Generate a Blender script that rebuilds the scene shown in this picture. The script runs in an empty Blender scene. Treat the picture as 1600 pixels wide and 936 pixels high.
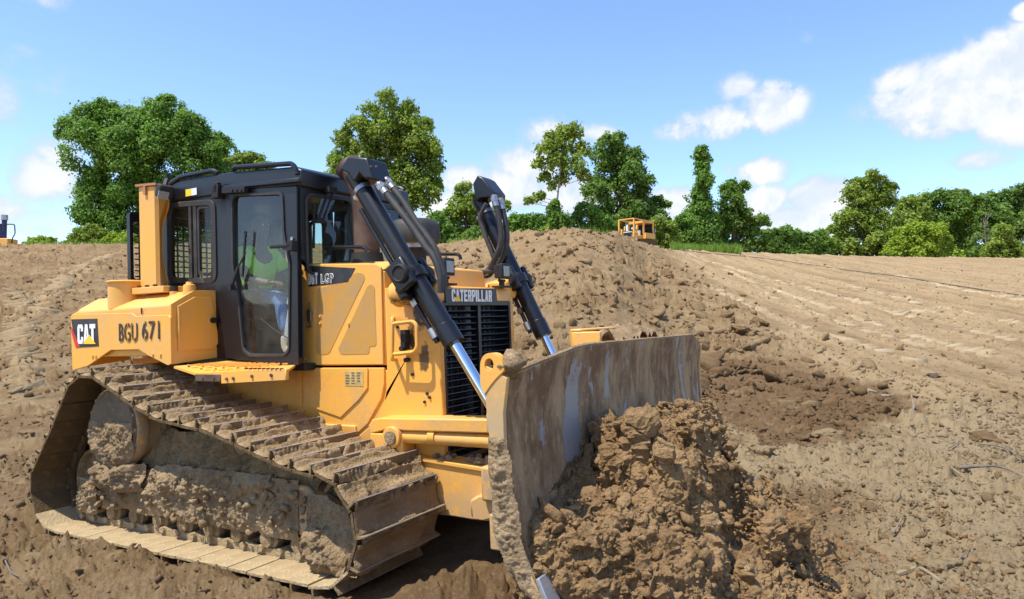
import bpy, bmesh, math, random
import numpy as np
from mathutils import Vector, Matrix
from mathutils.geometry import tessellate_polygon

random.seed(7)
RNG = np.random.default_rng(7)
SC = bpy.context.scene
COL = SC.collection

# ------------------------------------------------------------------ camera
# camera pose in the bulldozer's own frame (x forward, y left, z up); the machine stands 1.9 degrees out of level
CAM_M = np.array([5.18485978, -5.18915445, 1.84353107])
FPX = 1136.2566
ROT = np.array([[0.86576419, 0.49936674, -0.03294281], [-0.04180613, 0.00657023, -0.99910414], [-0.49870294, 0.86636579, 0.02656486]])
_ang = math.asin(-ROT[0][2])
RW = Matrix.Rotation(-_ang, 4, Vector(ROT[2]))
if abs((RW @ Vector(ROT[0])).z) > 1e-3:
    RW = Matrix.Rotation(_ang, 4, Vector(ROT[2]))
RW3 = np.array(RW.to_3x3())
CAM_W = RW3 @ CAM_M
AX = (RW3 @ ROT.T).T                       # world rows: right, down, forward
cam_data = bpy.data.cameras.new('camera')
cam = bpy.data.objects.new('camera', cam_data)
COL.objects.link(cam)
cam_data.sensor_width = 36.0
cam_data.lens = 36.0 * FPX / 1600.0
cam_data.clip_start = 0.05
cam_data.clip_end = 3000
_m = Matrix((AX[0], -AX[1], -AX[2])).transposed().to_4x4()
_m.translation = Vector(CAM_W)
cam.matrix_world = _m
SC.camera = cam
SC.render.resolution_x, SC.render.resolution_y = 1024, 599

# ------------------------------------------------------------------ light
SUN_TO = RW3 @ np.array([-0.052, -0.104, 0.25])
SUN_TO = SUN_TO / np.linalg.norm(SUN_TO)
sun_el = math.asin(SUN_TO[2]); sun_az = math.atan2(SUN_TO[0], SUN_TO[1])
sd = bpy.data.lights.new('sun', 'SUN'); sd.energy = 4.9; sd.angle = math.radians(0.53); sd.color = (1.0, 0.94, 0.83)
so = bpy.data.objects.new('sun', sd); COL.objects.link(so)
so.rotation_euler = Vector(SUN_TO).to_track_quat('Z', 'Y').to_euler()
so.location = (0, 0, 40)
SC.view_settings.view_transform = 'Standard'
SC.view_settings.look = 'None'
SC.view_settings.exposure = 0.45
SC.view_settings.gamma = 1.0
SC.cycles.max_bounces = 6
SC.cycles.transparent_max_bounces = 12

class NT:
    """small node-tree writer"""
    def __init__(s, tree):
        s.t = tree; tree.nodes.clear()
    def n(s, typ, **kw):
        nd = s.t.nodes.new(typ)
        for k, v in kw.items():
            if k.startswith('i_'):
                key = k[2:]
                key = int(key) if key.isdigit() else key.replace('_', ' ')
                if hasattr(v, 'is_output') or isinstance(v, bpy.types.NodeSocket): s.t.links.new(v, nd.inputs[key])
                else: nd.inputs[key].default_value = v
            else: setattr(nd, k, v)
        return nd
    def l(s, a, b): s.t.links.new(a, b)
    def math(s, op, a, b=None, c=None, clamp=False):
        nd = s.t.nodes.new('ShaderNodeMath'); nd.operation = op; nd.use_clamp = clamp
        for i, v in enumerate((a, b, c)):
            if v is None: continue
            if isinstance(v, (int, float)): nd.inputs[i].default_value = v
            else: s.t.links.new(v, nd.inputs[i])
        return nd.outputs[0]
    def mix(s, f, a, b, typ='MIX'):
        nd = s.t.nodes.new('ShaderNodeMix'); nd.data_type = 'RGBA'; nd.blend_type = typ; nd.clamp_factor = True
        for i, v in ((0, f), (6, a), (7, b)):
            if isinstance(v, (int, float)): nd.inputs[i].default_value = v
            elif isinstance(v, tuple): nd.inputs[i].default_value = v if len(v) == 4 else v + (1,)
            else: s.t.links.new(v, nd.inputs[i])
        return nd.outputs[2]
    def noise(s, vec, scale, detail=4, rough=.55, dist=0.0):
        nd = s.t.nodes.new('ShaderNodeTexNoise')
        nd.inputs['Scale'].default_value = scale; nd.inputs['Detail'].default_value = detail
        nd.inputs['Roughness'].default_value = rough; nd.inputs['Distortion'].default_value = dist
        if vec is not None: s.t.links.new(vec, nd.inputs['Vector'])
        return nd.outputs['Fac']
    def ramp(s, v, lo, hi, a=0.0, b=1.0):
        nd = s.t.nodes.new('ShaderNodeMapRange'); nd.interpolation_type = 'SMOOTHSTEP'
        s.t.links.new(v, nd.inputs[0])
        for i, q in enumerate((lo, hi, a, b)): nd.inputs[i + 1].default_value = q
        return nd.outputs[0]

# ------------------------------------------------------------------ sky
world = bpy.data.worlds.new('World'); SC.world = world; world.use_nodes = True
N = NT(world.node_tree)
sky = N.n('ShaderNodeTexSky', sky_type='NISHITA', sun_disc=False, sun_elevation=sun_el, sun_rotation=sun_az,
          altitude=50.0, air_density=1.0, dust_density=0.15, ozone_density=2.2)
SKY_TINT = (1.10, 1.17, 1.34)
skyc = N.mix(1.0, sky.outputs[0], SKY_TINT, 'MULTIPLY')
geo = N.n('ShaderNodeTexCoord')
sep = N.n('ShaderNodeSeparateXYZ', i_0=geo.outputs['Generated'])
# azimuth measured clockwise from the direction of view, elevation; radians
fw, rt = AX[2], AX[0]
fwd_az = math.atan2(fw[0], fw[1])
az = N.math('SUBTRACT', N.math('ARCTAN2', sep.outputs[0], sep.outputs[1]), fwd_az)
az = N.math('WRAP', az, math.pi, -math.pi)
el = N.math('ARCSINE', sep.outputs[2])
w1 = N.noise(geo.outputs['Generated'], 9.0, 9, .60, .3)
w2 = N.noise(geo.outputs['Generated'], 26.0, 8, .62)
def az_el(px, py):
    d = AX[2] + AX[0] * (px - 800) / FPX + AX[1] * (py - 468) / FPX
    d /= np.linalg.norm(d)
    a = math.atan2(d[0], d[1]) - fwd_az
    return (a + math.pi) % (2 * math.pi) - math.pi, math.asin(d[2])
# cumulus puffs: centre, half width, half height (in photo pixels), strength
CLOUDS = [(1130, 188, 78, 26, 1.0), (1185, 172, 60, 32, 1.05), (1300, 335, 60, 26, .9), (1470, 165, 105, 42, 1.0), (1550, 128, 95, 52, 1.05), (1592, 90, 60, 40, 1.0), (1600, 18, 16, 12, .8), (1400, 125, 45, 28, .7), (1640, 170, 90, 40, 1.0),
          (1160, 185, 78, 28, .95), (1215, 160, 45, 34, .95), (1095, 205, 66, 24, .85), (1150, 140, 38, 26, .82),
          (1175, 268, 52, 24, .82), (1190, 320, 40, 36, .7), (1290, 318, 48, 34, 1.0), (1330, 350, 80, 32, 1.0), (1240, 350, 70, 26, .95), (1160, 352, 60, 22, .8),
          (860, 205, 62, 34, .62), (925, 210, 50, 20, .62), (830, 260, 70, 42, .68), (720, 285, 48, 30, .85), (690, 318, 70, 40, .8), (790, 300, 90, 40, .75), (895, 305, 70, 34, .85), (1060, 320, 55, 30, .9), (980, 330, 90, 30, .7),
          (60, 275, 75, 55, .50), (90, 240, 45, 40, .52), (0, 130, 42, 70, .46), (75, 130, 55, 42, .42), (40, 80, 40, 20, .36), (70, 0, 50, 20, .4), (50, 360, 40, 14, .5), (-20, 330, 70, 45, .55), (238, 160, 14, 8, .5),
          (1265, 60, 32, 20, .36), (1235, 30, 30, 14, .32), (1530, 250, 55, 20, .42), (1275, 292, 32, 16, .45)]
_r = random.Random(3)
for k in range(34):                      # the same fair-weather clouds go on round the rest of the sky
    a_ = 800 + _r.choice((-1, 1)) * (1250 + _r.random() * 2300)
    CLOUDS.append((a_, 330 - 420 * _r.random(), 60 + 90 * _r.random(), 25 + 40 * _r.random(), .6 + .4 * _r.random()))
mask = None
for (cx, cy, hw, hh, st) in CLOUDS:
    if 0 - 400 <= cx <= 2000:
        a0, e0 = az_el(cx, cy)
    else:
        a0, e0 = (cx - 800) / FPX, (498 - cy) / FPX
    sa, se = hw / FPX, hh / FPX
    dx = N.math('MULTIPLY', N.math('SUBTRACT', az, a0), 1 / sa)
    dy = N.math('MULTIPLY', N.math('SUBTRACT', el, e0), 1 / se)
    d2 = N.math('ADD', N.math('MULTIPLY', dx, dx), N.math('MULTIPLY', dy, dy))
    m = N.math('MULTIPLY', N.math('POWER', 2.718, N.math('MULTIPLY', d2, -0.9)), st)
    m = N.math('MULTIPLY', m, 1.1)
    mask = m if mask is None else N.math('MAXIMUM', mask, m)
nz = N.math('ADD', N.math('MULTIPLY', N.math('SUBTRACT', w1, .5), 2.4), N.math('MULTIPLY', N.math('SUBTRACT', w2, .5), 1.3))
dens = N.math('ADD', mask, N.math('MULTIPLY', nz, N.math('MULTIPLY', N.math('ADD', mask, .10), 1.0)))
cov = N.ramp(dens, .30, .66)
w3 = N.noise(N.n('ShaderNodeVectorMath', operation='ADD', i_0=geo.outputs['Generated'], i_1=tuple(np.array(SUN_TO) * .022)).outputs[0], 9.0, 9, .60, .3)
lit = N.ramp(N.math('SUBTRACT', w1, w3), -.09, .07)
thick = N.math('MULTIPLY', N.ramp(dens, .38, .85), N.math('ADD', .45, N.math('MULTIPLY', lit, .55)))
ccol = N.mix(thick, (.60, .72, .88, 1), (1.0, 1.0, 1.0, 1))
ccol = N.mix(N.math('MULTIPLY', N.ramp(w2, .5, .72), .30), ccol, (.62, .70, .80, 1))
SKY_S = 0.15
bg1 = N.n('ShaderNodeBackground', i_Strength=SKY_S, i_Color=skyc)
bg2 = N.n('ShaderNodeBackground', i_Strength=0.78, i_Color=ccol)
mx = N.n('ShaderNodeMixShader', i_0=N.math('MULTIPLY', cov, .94), i_1=bg1.outputs[0], i_2=bg2.outputs[0])
wo = N.n('ShaderNodeOutputWorld', i_Surface=mx.outputs[0])

# ------------------------------------------------------------------ helpers
def pix_m(px, py, **k):
    """point of the bulldozer frame seen at photo pixel (px, py) on the plane x=, y= or z= const"""
    v = np.array([(px - 800) / FPX, (py - 468) / FPX, 1.0]) @ ROT
    (a, val), = k.items(); i = 'xyz'.index(a)
    t = (val - CAM_M[i]) / v[i]
    return CAM_M + t * v
def pix_w(px, py, depth):
    return CAM_W + depth * (AX[2] + AX[0] * (px - 800) / FPX + AX[1] * (py - 468) / FPX)

def tag(o, label=None, cat=None, group=None, kind=None):
    if label: o['label'] = label
    if cat: o['category'] = cat
    if group: o['group'] = group
    if kind: o['kind'] = kind
    return o
def empty(name, loc=(0, 0, 0), parent=None, mat=None):
    o = bpy.data.objects.new(name, None); COL.objects.link(o)
    o.empty_display_size = .2
    if parent: o.parent = parent
    if mat is not None: o.matrix_local = mat
    else: o.location = loc
    return o

def np_mesh(name, V, F, mat, parent=None, col=None, smooth=False, mat_idx=None):
    me = bpy.data.meshes.new(name)
    V = np.asarray(V, np.float32); F = np.asarray(F, np.int32); k = F.shape[1]
    me.vertices.add(len(V)); me.vertices.foreach_set('co', V.ravel())
    me.loops.add(F.size); me.loops.foreach_set('vertex_index', F.ravel())
    me.polygons.add(len(F)); me.polygons.foreach_set('loop_start', np.arange(0, F.size, k, dtype=np.int32))
    for m in (mat if isinstance(mat, (list, tuple)) else [mat]): me.materials.append(m)
    if mat_idx is not None: me.polygons.foreach_set('material_index', np.asarray(mat_idx, np.int32))
    if smooth: me.polygons.foreach_set('use_smooth', np.ones(len(F), bool))
    me.update(calc_edges=True)
    if col is not None:
        at = me.attributes.new('soil', 'FLOAT_COLOR', 'POINT')
        c4 = np.zeros((len(V), 4), np.float32); c4[:, :col.shape[1]] = col
        at.data.foreach_set('color', c4.ravel())
    o = bpy.data.objects.new(name, me); COL.objects.link(o)
    if parent: o.parent = parent
    return o

class MB:
    """collects shapes and links them as one mesh"""
    def __init__(s): s.v = []; s.f = []; s.mi = []; s.cur = 0
    def add(s, vs, fs):
        b = len(s.v); s.v += [tuple(map(float, p)) for p in vs]
        s.f += [tuple(b + i for i in f) for f in fs]; s.mi += [s.cur] * len(fs)
        return s
    def box(s, c, d, R=None):
        hx, hy, hz = d[0] / 2, d[1] / 2, d[2] / 2
        pts = [Vector((sx * hx, sy * hy, sz * hz)) for sx in (-1, 1) for sy in (-1, 1) for sz in (-1, 1)]
        if R is not None: pts = [R @ p for p in pts]
        pts = [p + Vector(c) for p in pts]
        return s.add(pts, [(0, 1, 3, 2), (4, 6, 7, 5), (0, 4, 5, 1), (2, 3, 7, 6), (0, 2, 6, 4), (1, 5, 7, 3)])
    def span(s, a, b):
        return s.box([(a[i] + b[i]) / 2 for i in range(3)], [abs(b[i] - a[i]) for i in range(3)])
    def bar(s, a, b, w, h=None, up=(0, 0, 1)):
        a = Vector(a); b = Vector(b); d = (b - a); L = d.length; d.normalize()
        u = Vector(up)
        if abs(u.dot(d)) > .98: u = Vector((1, 0, 0))
        y = u.cross(d).normalized(); z = d.cross(y)
        R = Matrix((d, y, z)).transposed()
        return s.box((a + b) / 2, (L, w, h or w), R)
    def tube(s, pts, r, n=10, caps=True):
        pts = [Vector(p) for p in pts]; rr = r if isinstance(r, (list, tuple)) else [r] * len(pts)
        T = []
        for i in range(len(pts)):
            a = pts[max(i - 1, 0)]; b = pts[min(i + 1, len(pts) - 1)]; T.append((b - a).normalized())
        u = Vector((0, 0, 1)) if abs(T[0].z) < .9 else Vector((1, 0, 0))
        u = (u - T[0] * u.dot(T[0])).normalized(); vs = []
        for p, t, q in zip(pts, T, rr):
            u = (u - t * u.dot(t)).normalized(); w = t.cross(u)
            for k in range(n):
                a = 2 * math.pi * k / n; vs.append(p + (u * math.cos(a) + w * math.sin(a)) * q)
        fs = []
        for i in range(len(pts) - 1):
            for k in range(n):
                a = i * n + k; b = i * n + (k + 1) % n; fs.append((a, b, b + n, a + n))
        if caps: fs.append(tuple(reversed(range(n)))); m = (len(pts) - 1) * n; fs.append(tuple(range(m, m + n)))
        return s.add(vs, fs)
    def cyl(s, a, b, r, n=20, r2=None): return s.tube([a, b], [r, r if r2 is None else r2], n)
    def lathe(s, prof, origin, axis, n=24):
        a = Vector(axis).normalized(); u = Vector((0, 0, 1)) if abs(a.z) < .9 else Vector((1, 0, 0))
        u = (u - a * u.dot(a)).normalized(); w = a.cross(u); o = Vector(origin); vs = []
        for (r, h) in prof:
            for k in range(n):
                t = 2 * math.pi * k / n; vs.append(o + a * h + (u * math.cos(t) + w * math.sin(t)) * max(r, 1e-4))
        fs = []
        for i in range(len(prof) - 1):
            for k in range(n):
                p = i * n + k; q = i * n + (k + 1) % n; fs.append((p, q, q + n, p + n))
        return s.add(vs, fs)
    def plate(s, loops, thick):
        """flat polygon (3-D points; further loops are holes), given thickness along the vector thick"""
        loops = [[Vector(p) for p in L] for L in loops]; t = Vector(thick)
        flat = [p for L in loops for p in L]
        tris = tessellate_polygon(loops); n = len(flat)
        vs = flat + [p + t for p in flat]; fs = []
        for tr in tris:
            a, b, c = [flat[i] for i in tr]
            nn = (b - a).cross(c - a)
            tr = tuple(tr) if nn.dot(t) < 0 else tuple(reversed(tr))
            fs.append(tr); fs.append(tuple(i + n for i in reversed(tr)))
        k = 0
        for L in loops:
            m = len(L)
            for i in range(m):
                a = k + i; b = k + (i + 1) % m; fs.append((a, b, b + n, a + n))
            k += m
        return s.add(vs, fs)
    def loft(s, A, B, caps=True):
        n = len(A); fs = [(i, (i + 1) % n, n + (i + 1) % n, n + i) for i in range(n)]
        if caps: fs += [tuple(reversed(range(n))), tuple(range(n, 2 * n))]
        return s.add(list(A) + list(B), fs)
    def ball(s, c, r, n=12, m=8):
        c = Vector(c); rx, ry, rz = r if isinstance(r, (tuple, list)) else (r, r, r)
        vs = []
        for j in range(m + 1):
            t = math.pi * j / m
            for k in range(n):
                p = 2 * math.pi * k / n
                vs.append(c + Vector((rx * math.sin(t) * math.cos(p), ry * math.sin(t) * math.sin(p), rz * math.cos(t))))
        return s.add(vs, [(j * n + k, (j + 1) * n + k, (j + 1) * n + (k + 1) % n, j * n + (k + 1) % n) for j in range(m) for k in range(n)])
    def mesh(s, name, mats, smooth=None):
        me = bpy.data.meshes.new(name); me.from_pydata(s.v, [], s.f)
        bm = bmesh.new(); bm.from_mesh(me)
        bmesh.ops.remove_doubles(bm, verts=bm.verts, dist=1e-5)
        bmesh.ops.recalc_face_normals(bm, faces=bm.faces)
        mats = mats if isinstance(mats, (list, tuple)) else [mats]
        bm.to_mesh(me); bm.free()
        for m in mats: me.materials.append(m)
        if len(mats) > 1 and len(me.polygons) == len(s.mi): me.polygons.foreach_set('material_index', s.mi)
        if smooth:
            me.shade_smooth() if hasattr(me, 'shade_smooth') else None
            me.set_sharp_from_angle(angle=math.radians(smooth))
        return me
    def build(s, name, mats, parent=None, bevel=0, smooth=40, mat=None, seg=2):
        o = bpy.data.objects.new(name, s.mesh(name, mats, smooth)); COL.objects.link(o)
        if parent: o.parent = parent
        if mat is not None: o.matrix_local = mat
        if bevel:
            b = o.modifiers.new('bevel', 'BEVEL'); b.width = bevel; b.segments = seg; b.limit_method = 'ANGLE'
            b.angle_limit = math.radians(40); b.harden_normals = False
        return o

def spline(pts, n=8):
    P = [Vector(p) for p in pts]; out = []
    for i in range(len(P) - 1):
        a, b, c, d = P[max(i - 1, 0)], P[i], P[i + 1], P[min(i + 2, len(P) - 1)]
        for k in range(n):
            t = k / n
            out.append(.5 * ((2 * b) + (c - a) * t + (2 * a - 5 * b + 4 * c - d) * t * t + (3 * b - a - 3 * c + d) * t ** 3))
    return out + [P[-1]]
def rounded(pts, r, n=5):
    """rounds the corners of a closed 3-D polygon"""
    P = [Vector(p) for p in pts]; out = []; m = len(P)
    for i in range(m):
        a, b, c = P[i - 1], P[i], P[(i + 1) % m]
        q = min(r, (a - b).length * .45, (c - b).length * .45)
        p0 = b + (a - b).normalized() * q; p1 = b + (c - b).normalized() * q
        for k in range(n + 1):
            t = k / n; out.append(p0 * (1 - t) ** 2 + b * 2 * t * (1 - t) + p1 * t * t)
    return out
def inset(pts, d):
    """moves each point of a polygon towards its centre by about d"""
    P = [Vector(p) for p in pts]; c = sum(P, Vector()) / len(P)
    return [p + (c - p).normalized() * d for p in P]

def letters(text, origin, u, v, w, h, name, mat, parent, bold=.0, lift=.003, shear=0):
    """lettering fitted to a w x h box whose lower left corner is origin, u to the right, v up"""
    cu = bpy.data.curves.new('lettering', 'FONT'); cu.body = text; cu.offset = bold; cu.resolution_u = 4
    cu.extrude = .001; cu.space_character = 1.05 + bold * 2
    tmp = bpy.data.objects.new('lettering', cu); COL.objects.link(tmp)
    dg = bpy.context.evaluated_depsgraph_get()
    me = bpy.data.meshes.new_from_object(tmp.evaluated_get(dg))
    bpy.data.objects.remove(tmp); bpy.data.curves.remove(cu)
    n = len(me.vertices); c = np.empty(n * 3, np.float32); me.vertices.foreach_get('co', c); c = c.reshape(-1, 3)
    lo, hi = c.min(0), c.max(0)
    s = (c[:, 0] - lo[0]) / (hi[0] - lo[0]) * w; t = (c[:, 1] - lo[1]) / (hi[1] - lo[1]) * h
    u = np.array(Vector(u).normalized()); v = np.array(Vector(v).normalized()); nn = np.cross(u, v)
    z = (c[:, 2] - lo[2]) / max(hi[2] - lo[2], 1e-6) * .002
    P = np.array(origin, float) + np.outer(s, u) + np.outer(t, v) + np.outer(z + lift, nn)
    me.vertices.foreach_set('co', P.astype(np.float32).ravel())
    me.materials.clear(); me.materials.append(mat); me.update(); me.name = name
    o = bpy.data.objects.new(name, me); COL.objects.link(o)
    if parent: o.parent = parent
    return o

GLYPH = {
 'C': [[(.15, 0), (.85, 0), (1, .15), (1, .36), (.62, .36), (.62, .2), (.38, .2), (.38, .8), (.62, .8), (.62, .64), (1, .64), (1, .85), (.85, 1), (.15, 1), (0, .85), (0, .15)]],
 'A': [[(0, 0), (.34, 0), (.40, .2), (.60, .2), (.66, 0), (1, 0), (.72, 1), (.28, 1)], [(.44, .38), (.56, .38), (.5, .78)]],
 'T': [[(.3, 0), (.7, 0), (.7, .78), (1, .78), (1, 1), (0, 1), (0, .78), (.3, .78)]],
 'E': [[(0, 0), (.95, 0), (.95, .2), (.4, .2), (.4, .4), (.85, .4), (.85, .6), (.4, .6), (.4, .8), (.95, .8), (.95, 1), (0, 1)]],
 'R': [[(0, 0), (.38, 0), (.38, .4), (.5, .4), (.62, 0), (1, 0), (.88, .44), (1, .55), (1, .88), (.85, 1), (0, 1)], [(.38, .58), (.64, .58), (.64, .82), (.38, .82)]],
 'P': [[(0, 0), (.38, 0), (.38, .38), (.85, .38), (1, .5), (1, .88), (.85, 1), (0, 1)], [(.38, .57), (.64, .57), (.64, .82), (.38, .82)]],
 'I': [[(0, 0), (1, 0), (1, 1), (0, 1)]],
 'L': [[(0, 0), (.95, 0), (.95, .2), (.4, .2), (.4, 1), (0, 1)]],
 'D': [[(0, 0), (.75, 0), (1, .18), (1, .82), (.75, 1), (0, 1)], [(.40, .25), (.60, .28), (.60, .72), (.40, .75)]],
 '6': [[(0, .15), (.15, 0), (.85, 0), (1, .15), (1, .5), (.85, .63), (.39, .63), (.39, .81), (.61, .81), (.61, .71), (1, .71), (1, .87), (.85, 1), (.15, 1), (0, .85)], [(.39, .18), (.61, .18), (.61, .46), (.39, .46)]]}
def block_text(text, origin, u, v, w, h, name, mat, parent, gap=.14):
    """heavy condensed lettering cut from flat plates"""
    ws = [.44 if c == 'I' else 1.0 for c in text]; tot = sum(ws) + gap * (len(text) - 1); k = w / tot
    u = Vector(u).normalized(); v = Vector(v).normalized(); n = u.cross(v); o = Vector(origin) + n * .0015; mb = MB(); x = 0
    for c, q in zip(text, ws):
        mb.plate([[o + u * ((x + px * q) * k) + v * (pz * h) for px, pz in L] for L in GLYPH[c]], n * .002); x += q + gap
    return mb.build(name, mat, parent, smooth=None)

# ---- numpy gradient noise
def _hash(ix, iy, iz, seed):
    h = (ix.astype(np.int64) * 374761393 + iy.astype(np.int64) * 668265263 + iz.astype(np.int64) * 2147483647 + seed * 1274126177) & 0xffffffff
    h = ((h ^ (h >> 13)) * 1274126177) & 0xffffffff
    return ((h ^ (h >> 16)) & 0xffff) / 65535.0
def vnoise2(x, y, seed=0):
    ix = np.floor(x); iy = np.floor(y); fx = x - ix; fy = y - iy
    z = np.zeros_like(ix)
    def g(dx, dy):
        a = _hash(ix + dx, iy + dy, z, seed) * 6.2831853
        return np.cos(a) * (fx - dx) + np.sin(a) * (fy - dy)
    ux = fx * fx * fx * (fx * (fx * 6 - 15) + 10); uy = fy * fy * fy * (fy * (fy * 6 - 15) + 10)
    a = g(0, 0); b = g(1, 0); c = g(0, 1); d = g(1, 1)
    return ((a + (b - a) * ux) * (1 - uy) + (c + (d - c) * ux) * uy) * 1.4
def vnoise3(P, seed=0):
    I = np.floor(P); f = P - I; u = f * f * (3 - 2 * f); ix, iy, iz = I[:, 0], I[:, 1], I[:, 2]
    def q(a, b, c): return _hash(ix + a, iy + b, iz + c, seed)
    def lp(a, b, t): return a + (b - a) * t
    x0 = lp(lp(q(0, 0, 0), q(1, 0, 0), u[:, 0]), lp(q(0, 1, 0), q(1, 1, 0), u[:, 0]), u[:, 1])
    x1 = lp(lp(q(0, 0, 1), q(1, 0, 1), u[:, 0]), lp(q(0, 1, 1), q(1, 1, 1), u[:, 0]), u[:, 1])
    return lp(x0, x1, u[:, 2]) * 2 - 1
def fbm2(x, y, s, octv=4, seed=0, gain=.5, billow=False):
    r = np.zeros_like(x); a = 1.0; f = 1.0 / s
    for k in range(octv):
        n = vnoise2(x * f + 17.3 * k, y * f - 9.1 * k, seed + k)
        r += a * ((np.abs(n) * 2 - .55) if billow else n); a *= gain; f *= 2.03
    return r
def fbm3(P, s, octv=4, seed=0, gain=.5, billow=False):
    r = np.zeros(len(P)); a = 1.0; f = 1.0 / s
    for k in range(octv):
        n = vnoise3(P * f + 11.7 * k, seed + k); r += a * ((np.abs(n) * 2 - .6) if billow else n); a *= gain; f *= 2.03
    return r
def crumb2(x, y, s, seed=0, warp=.35):
    """crumbly lumps: cells of random height with a tilted top and sharp creases between"""
    X = x / s + warp * vnoise2(x / s * 1.7, y / s * 1.7, seed + 50) + warp * .6 * vnoise2(x / s * 4.1, y / s * 4.1, seed + 52)
    Y = y / s + warp * vnoise2(x / s * 1.7 + 9, y / s * 1.7, seed + 51) + warp * .6 * vnoise2(x / s * 4.1 + 5, y / s * 4.1, seed + 53)
    ix = np.floor(X); iy = np.floor(Y); z = np.zeros_like(ix); best = np.full(X.shape, 9.0); sec = best.copy(); hh = np.zeros_like(X); tilt = np.zeros_like(X)
    for a in (-1, 0, 1):
        for b in (-1, 0, 1):
            cx = ix + a; cy = iy + b
            dx = X - cx - .1 - .8 * _hash(cx, cy, z, seed); dy = Y - cy - .1 - .8 * _hash(cx, cy, z, seed + 1)
            d = np.sqrt(dx * dx + dy * dy); q = d < best
            r = _hash(cx, cy, z, seed + 2); t1 = _hash(cx, cy, z, seed + 3) - .5; t2 = _hash(cx, cy, z, seed + 4) - .5
            sec = np.where(q, best, np.minimum(sec, d)); best = np.where(q, d, best); hh = np.where(q, r * r, hh); tilt = np.where(q, t1 * dx + t2 * dy, tilt)
    return hh * np.clip((sec - best) * 2.6, 0, 1) * np.clip(1 + 2.4 * tilt, .2, 2)
def crumb3(P, s, seed=0, warp=.35):
    Q = P / s; Q = Q + warp * np.stack([vnoise3(Q * 1.7 + k * 7.7, seed + k) for k in range(3)], 1)
    I = np.floor(Q); best = np.full(len(P), 9.0); sec = best.copy(); hh = np.zeros(len(P)); tilt = np.zeros(len(P))
    for a in (-1, 0, 1):
        for b in (-1, 0, 1):
            for c in (-1, 0, 1):
                J = I + (a, b, c); h = [_hash(J[:, 0], J[:, 1], J[:, 2], seed + k) for k in range(6)]
                D = Q - J - .1 - .8 * np.stack(h[:3], 1); d = np.sqrt((D * D).sum(1)); q = d < best
                sec = np.where(q, best, np.minimum(sec, d)); best = np.where(q, d, best); hh = np.where(q, h[3], hh); tilt = np.where(q, (h[4] - .5) * D[:, 0] + (h[5] - .5) * D[:, 2], tilt)
    return (.2 + .8 * hh) * np.clip((sec - best) * 2.8, 0, 1) * np.clip(1 + 2.2 * tilt, .2, 2)
def sstep(x, a, b):
    t = np.clip((x - a) / (b - a), 0, 1); return t * t * (3 - 2 * t)

# ------------------------------------------------------------------ materials
M = {}
def mat(name):
    m = bpy.data.materials.new(name); m.use_nodes = True; M[name] = m
    return m, NT(m.node_tree)
def finish(N, bsdf):
    N.n('ShaderNodeOutputMaterial', i_Surface=bsdf)
def simple(name, c, rough=.5, metal=0.0, dust=0.0, dustc=(.33, .26, .18), bump=0.0, bscale=40.0, spec=.5, dscale=3.0, var=0.0):
    m, N = mat(name); tc = N.n('ShaderNodeTexCoord').outputs['Object']
    base = c + (1,)
    if var:
        base = N.mix(N.ramp(N.noise(tc, dscale * 2.3, 6, .6), .3, .7), tuple(x * (1 - var) for x in c) + (1,), tuple(min(1, x * (1 + var)) for x in c) + (1,))
    if dust:
        nz = N.noise(tc, dscale, 8, .62)
        f = N.math('MULTIPLY', N.ramp(nz, .42, .68), dust)
        f = N.math('ADD', f, dust * .18)
        base = N.mix(f, base, dustc + (1,))
        rgh = N.math('ADD', N.math('MULTIPLY', f, .9 - rough), rough, clamp=True)
    else: rgh = rough
    b = N.n('ShaderNodeBsdfPrincipled', i_Roughness=rgh, i_Metallic=metal)
    b.inputs['Specular IOR Level'].default_value = spec
    if isinstance(base, tuple): b.inputs['Base Color'].default_value = base
    else: N.l(base, b.inputs['Base Color'])
    if bump:
        bp = N.n('ShaderNodeBump', i_Strength=bump, i_Distance=.01, i_Height=N.noise(tc, bscale, 6, .6))
        N.l(bp.outputs[0], b.inputs['Normal'])
    finish(N, b.outputs[0]); return m

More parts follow.
